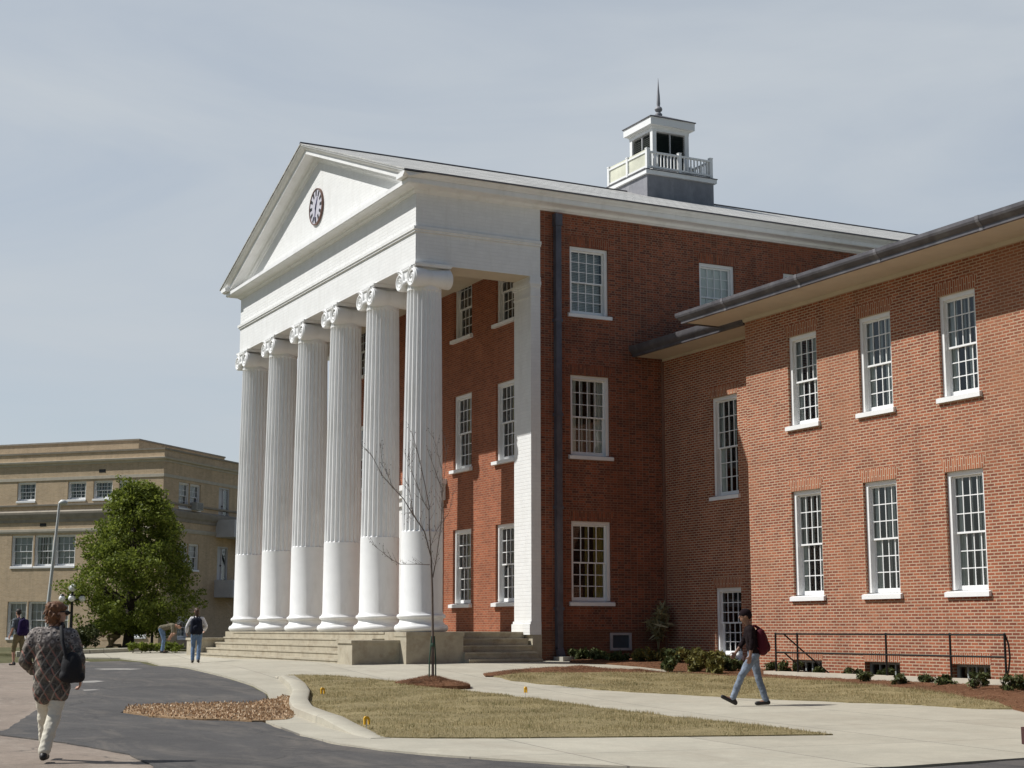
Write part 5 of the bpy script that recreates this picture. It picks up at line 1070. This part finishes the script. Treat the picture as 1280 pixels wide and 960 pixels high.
    if hairstyle == 'cap':
        h.ell(H3(0, -.015, .045), (.088, .108, .088), 16, 12, hrot); h.ell(H3(0, -.07, .01), (.075, .06, .07), 14, 10, hrot); hm = 'knit_cap'
    else:
        h.ell(H3(0, -.018, .045), (.083, .100, .078), 16, 12, hrot); h.ell(H3(0, -.055, .0), (.076, .055, .075), 14, 10, hrot)
        if hairstyle == 'full':
            h.ell(H3(0, -.02, .055), (.092, .112, .080), 16, 12, hrot); h.ell(H3(0, -.06, -.02), (.088, .062, .105), 14, 10, hrot)
            for k in range(70):
                a = k*2.39996; u = -.115+.235*((k*29) % 70)/70; w_ = math.sqrt(max(.1, 1-((u-.02)/.15)**2)); rr = .5+.5*math.sin(a)
                if math.sin(a) > .45 and u < .05: continue
                p0 = H3(.090*w_*math.cos(a), -.03+.098*w_*math.sin(a), u); h.cap(p0, p0+hf*.03*math.cos(k)-tilt*.035+hr*.012*math.sin(k*3), .015, .008, 6)
            h.cap(H3(-.045, .062, .075), H3(.055, .075, .062), .024, .018)
        elif hairstyle == 'long': h.cap(H3(0, -.07, .02), H3(0, -.085, -.17), .07, .045); h.ell(H3(0, -.05, -.05), (.085, .06, .11), 12, 8, hrot)
        hm = 'hair'
    soft(h, hm, hair, o, .0075 if hairstyle == 'full' else .010, 1 if hairstyle == 'full' else 3); P['_H3'] = H3
    return o
def pack(label, host_xy, fdir, c, size, mat, off, pitch=8, group=None, strap_r=.095):
    rz = math.atan2(-fdir[0], fdir[1]); o = thing('backpack', label, 'backpack', (host_xy[0], host_xy[1], g(*host_xy)+off), rz)
    w, dp_, hh = size; rot = Matrix.Rotation(R(pitch), 3, 'X'); m = MB(); c = V(c)
    for sx in (-1, 1): m.cap(c+V((sx*w*.28, 0, -hh*.32)), c+rot@V((sx*w*.24, .0, hh*.30)), dp_*.50, dp_*.42)
    m.ell(c, (w*.5, dp_*.55, hh*.52), 16, 12, rot); soft(m, 'bag', mat, o, .014, 6)
    m = MB(); m.ell(c+V((0, -dp_*.42, -hh*.18)), (w*.34, dp_*.30, hh*.24), 14, 10, rot); soft(m, 'pocket', mat, o, .014, 4)
    for sx in (-1, 1):
        top_ = c+V((sx*strap_r*.8, .05, hh*.48)); m = MB(); m.tube([top_, top_+V((sx*.01, .07, .045)), top_+V((sx*.015, .17, .01)), top_+V((sx*.025, .215, -.13)), top_+V((sx*.05, .17, -.28)), c+V((sx*w*.48, .06, -hh*.3))], .017, 8); m.build('strap', mat, o, 60)
    return o
FW2 = Vector((FWD[0], FWD[1], 0)).normalized(); RT2 = Vector((RGT[0], RGT[1], 0)).normalized()
DENIM = cloth('blue_denim', (.13, .19, .29), .9, .5, .25); DENIM_L = cloth('faded_denim', (.17, .20, .25), .9, .8, .45)
# patterned cardigan
def cardigan():
    m, nt, b = new_mat('patterned_knit'); t = co(nt)
    def lat(rot, sc, w):
        mp = nd(nt, 'ShaderNodeMapping'); mp.inputs['Rotation'].default_value = (0, R(rot), 0); nt.links.new(t, mp.inputs[0]); wv = nd(nt, 'ShaderNodeTexWave', _Scale=sc, _Distortion=1.2, _Detail=2.0); wv.inputs['Detail Scale'].default_value = 3; nt.links.new(mp.outputs[0], wv.inputs[0]); return ramp(nt, wv.outputs[1], [(w, (0,)*3), (w+.12, (1,)*3)])
    n = noise_(nt, t, 13, 5, .75, .8); c = ramp(nt, n, [(.30, (.02, .02, .02)), (.42, (.085, .07, .062)), (.52, (.17, .15, .12)), (.60, (.03, .028, .026)), (.74, (.31, .25, .22))])
    c = mixc(nt, lat(32, 3.3, .89), c, (.36, .17, .13)); c = mixc(nt, lat(-32, 3.3, .89), c, (.30, .265, .22))
    ck_ = nd(nt, 'ShaderNodeTexVoronoi', _Scale=20.0, _Randomness=.5); nt.links.new(t, ck_.inputs[0]); sp = nd(nt, 'ShaderNodeSeparateXYZ'); nt.links.new(t, sp.inputs[0])
    yoke = ramp(nt, sp.outputs[2], [(0, (0,)*3), (1, (1,)*3)]); zr_ = nd(nt, 'ShaderNodeMapRange'); nt.links.new(sp.outputs[2], zr_.inputs[0]); zr_.inputs[1].default_value = 1.18; zr_.inputs[2].default_value = 1.24
    c2 = ramp(nt, ck_.outputs[0], [(.2, (.035, .03, .03)), (.34, (.36, .32, .29)), (.6, (.13, .11, .10))]); c = mixc(nt, zr_.outputs[0], c, c2)
    dk = noise_(nt, t, 3, 4, .6); c = mixc(nt, ramp(nt, dk, [(.5, (0,)*3), (.68, (.55,)*3)]), c, (.04, .038, .038))
    nt.links.new(c, b.inputs['Base Color']); b.inputs['Roughness'].default_value = .95; bump(nt, b, noise_(nt, t, 16, 5), .6, .02); return m
# the woman in the foreground, walking away
wxy = gp(60, 955); wd = (FW2*.97-RT2*.12).normalized()
PW = dict(pelvis=(.0, 0, .90), chest=(-.01, .03, 1.355), head=(.02, .05, 1.555), look=62, elbow={-1: (-.30, .0, 1.05), 1: (.295, -.06, 1.06)}, wrist={-1: (-.24, .2, .93), 1: (.29, .06, .85)}, knee={-1: (-.10, .20, .53), 1: (.045, .0, .49)}, ankle={-1: (-.10, .36, .17), 1: (-.03, -.10, .10)}, toe={-1: (-.10, .54, .12), 1: (-.03, .06, .035)}, curl=.9)
wo_ = person('woman in patterned cardigan and cream trousers walking up the drive, head turned right', wxy, wd, PW, cardigan(), cloth('cream_trousers', (.66, .62, .52), .8, .6, .06), SKIN, simple('auburn_hair', (.15, .062, .022), .55, .45, 40, .8, 70), build=1.12, hairstyle='full', top_len=.185, loose=1.10, off=.04)
H3 = PW['_H3']; gm = MB(); gm.tube([H3(-.09, .0, .018), H3(-.085, .05, .018), H3(-.06, .095, .014)], .006, 6); gm.tube([H3(.09, .0, .018), H3(.085, .05, .018), H3(.06, .095, .014)], .006, 6)
for s in (-1, 1): gm.ell(H3(s*.034, .098, .008), (.032, .012, .024), 12, 8)
gm.build('sunglasses', M['black_metal'], wo_, 60)
hbz = math.atan2(-wd[0], wd[1]); hb = thing('shoulder_bag', 'black shoulder bag hanging at the right hip of the woman in the cardigan', 'bag', (wxy[0], wxy[1], g(*wxy)+.04), hbz)
M['bag'] = simple('black_bag_cloth', (.013, .013, .015), .8, .2, 8, .3)
m = MB(); c0 = V((.225, -.16, .98)); m.ell(c0, (.115, .075, .17), 16, 12); m.cap(c0+V((-.06, 0, -.09)), c0+V((.08, .03, -.10)), .07, .065); m.cap(c0+V((-.05, 0, .10)), c0+V((.04, 0, .08)), .05, .05); soft(m, 'bag', M['bag'], hb, .012, 5)
m = MB(); m.tube([(.085, .14, 1.25), (.085, .10, 1.39), (.085, .02, 1.445), (.088, -.08, 1.41), (.12, -.165, 1.25), (.17, -.20, 1.10), (.20, -.18, 1.0)], .022, 8); m.build('strap', M['bag'], hb, 60)
# the walker with the maroon pack
kxy = gp(941, 886); kd = -RT2
PK = dict(pelvis=(0, -.04, .90), chest=(0, .03, 1.33), head=(0, .10, 1.525), look=0, up=(0, .12, 1), elbow={-1: (-.24, .02, 1.06), 1: (.24, .10, 1.08)}, wrist={-1: (-.24, .06, .85), 1: (.22, .24, .90)}, knee={-1: (-.09, .20, .50), 1: (.08, -.12, .47)}, ankle={-1: (-.08, .35, .13), 1: (.07, -.24, .10)}, toe={-1: (-.09, .53, .155), 1: (.07, -.08, .035)}, heel={-1: (-.08, .31, .05), 1: (.07, -.28, .05)})
person('walker in black top, dark knit cap and faded jeans striding left past the wing', kxy, kd, PK, cloth('black_top', (.011, .006, .007), .85, .4), DENIM_L, SKIN_D, cloth('knit_cap_wool', (.014, .008, .010), .95, .5), build=.94, sleeve='roll', hairstyle='cap', off=.055)
pack('maroon backpack worn by the walker passing the wing', kxy, kd, (0, -.185, 1.10), (.30, .20, .46), cloth('maroon_nylon', (.065, .008, .014), .7, .3), .055, -14)
# the student by the steps
sxy = gp(244.5, 831); sdir = (FW2*.98-RT2*.15).normalized()
PS = dict(pelvis=(0, 0, .92), chest=(0, .02, 1.37), head=(-.02, .06, 1.57), look=-20, elbow={-1: (-.29, .0, 1.12), 1: (.29, .0, 1.12)}, wrist={-1: (-.31, .14, .93), 1: (.24, .18, 1.0)}, knee={-1: (-.10, .10, .50), 1: (.09, -.03, .49)}, ankle={-1: (-.10, .02, .10), 1: (.08, -.18, .12)}, toe={-1: (-.12, .18, .03), 1: (.09, -.02, .04)})
person('student in white shirt and blue jeans with long brown hair walking towards the steps', sxy, sdir, PS, cloth('white_shirt', (.62, .60, .60), .8, .5, .06), DENIM, SKIN, simple('brown_hair', (.06, .03, .015), .55, .3, 30, .5, 60), hairstyle='long', off=.055, loose=1.08)
pack('navy black backpack on the back of the student in the white shirt', sxy, sdir, (.0, -.19, 1.13), (.34, .22, .52), cloth('navy_nylon', (.010, .012, .022), .7, .3), .055)
# the man at the left edge
mxy = gp(22, 833); mdir = (-RT2*.80+FW2*.6).normalized()
PM = dict(pelvis=(0, 0, .94), chest=(0, .04, 1.42), head=(0, .09, 1.63), look=10, elbow={-1: (-.25, -.02, 1.14), 1: (.25, .02, 1.14)}, wrist={-1: (-.26, .10, .92), 1: (.25, .18, .95)}, knee={-1: (-.10, .12, .52), 1: (.10, -.05, .50)}, ankle={-1: (-.10, .08, .10), 1: (.09, -.22, .13)}, toe={-1: (-.11, .25, .035), 1: (.10, -.06, .04)})
person('man in grey t-shirt and khaki shorts walking at the left edge', mxy, mdir, PM, cloth('grey_tshirt', (.13, .145, .155), .85, .4), cloth('khaki_shorts', (.19, .16, .09), .85, .4), SKIN, simple('dark_hair', (.03, .02, .014), .6, .3, 30, .5, 60), sleeve='short', leg='short', off=.03)
pack('purple backpack on the man in khaki shorts', mxy, mdir, (.0, -.19, 1.18), (.34, .22, .52), cloth('purple_nylon', (.022, .012, .055), .7, .3), .03)
# the man bending over the bed
bxy = tuple(at_depth(203, 818.5, 57)[:2]); bd = RT2
PB = dict(pelvis=(0, -.06, .90), chest=(0, .40, 1.00), head=(0, .60, .99), nod=-.5, up=(0, .85, .35), elbow={-1: (-.22, .40, .74), 1: (.22, .40, .74)}, wrist={-1: (-.16, .24, .56), 1: (.16, .26, .56)}, knee={-1: (-.09, .02, .48), 1: (.09, .05, .48)}, ankle={-1: (-.09, -.04, .10), 1: (.09, .02, .10)}, toe={-1: (-.10, .13, .035), 1: (.10, .19, .035)}, curl=.9)
person('man in olive t-shirt and blue jeans bending down beside the low plants', bxy, bd, PB, cloth('olive_tshirt', (.16, .14, .10), .85, .4), DENIM, SKIN, simple('black_hair', (.015, .012, .01), .6, .3, 30, .5, 60), sleeve='short', off=.06)
# the gardener crouching in the shade
gxy = tuple(at_depth(143, 815, 62)[:2]); gd = (-RT2*.9-FW2*.3).normalized()
PG = dict(pelvis=(0, -.10, .50), chest=(0, .10, .82), head=(0, .24, .97), nod=-.4, up=(0, .4, 1), elbow={-1: (-.24, .22, .62), 1: (.24, .22, .62)}, wrist={-1: (-.12, .42, .50), 1: (.14, .40, .48)}, knee={-1: (-.13, .28, .46), 1: (.14, .22, .10)}, ankle={-1: (-.12, .16, .10), 1: (.12, -.22, .09)}, toe={-1: (-.13, .32, .035), 1: (.12, -.32, .03)}, curl=1.0)
person('gardener in dark vest and khaki trousers crouching in the shade beside the tree trunk', gxy, gd, PG, cloth('dark_vest', (.10, .085, .05), .85, .4), cloth('khaki_trousers', (.27, .22, .13), .85, .4), SKIN, simple('cap_hair', (.05, .03, .02), .6, .3, 30, .5, 60), sleeve='short', off=.12)
tl_ = thing('garden_tool', 'long-handled garden tool held by the crouching gardener', 'tool', (gxy[0], gxy[1], g(*gxy)+.12), math.atan2(-gd[0], gd[1]))
m = MB(); m.tube([(.05, .30, .62), (.0, .45, .48), (-.1, 1.15, .06)], .014, 8); m.build('handle', M['bark'], tl_); m = MB(); m.box((-.22, 1.12, .0), (.02, 1.2, .07)); m.build('blade', M['galv'], tl_)
# turn the soft figures into plain meshes
bpy.context.view_layer.update(); _dg = bpy.context.evaluated_depsgraph_get()
_new = [(o, bpy.data.meshes.new_from_object(o.evaluated_get(_dg))) for o in _bake]
for o, me in _new:
    old_ = o.data; o.modifiers.clear(); o.data = me; me.name = o.name
    if not me.materials: me.materials.append(old_.materials[0])
    if o.name.split('.')[0] in ('shirt', 'trousers', 'shorts'):      # creases in the cloth
        n_ = len(me.vertices); cv = np.empty(n_*3); me.vertices.foreach_get('co', cv); cv = cv.reshape(-1, 3); nv_ = np.array([tuple(v.normal) for v in me.vertices])
        k_ = 1.0 if o.name.startswith('shirt') else .8
        d_ = np.array([noise.noise(Vector((c[0]*9+c[2]*5, c[1]*9, c[2]*11)))*.011+(abs(noise.noise(Vector((c[0]*16-c[2]*9, c[1]*16, c[2]*20))))-.25)*-.014 for c in cv])*k_
        cv = cv+nv_*d_[:, None]; me.vertices.foreach_set('co', cv.ravel()); me.update()
    me.shade_smooth()
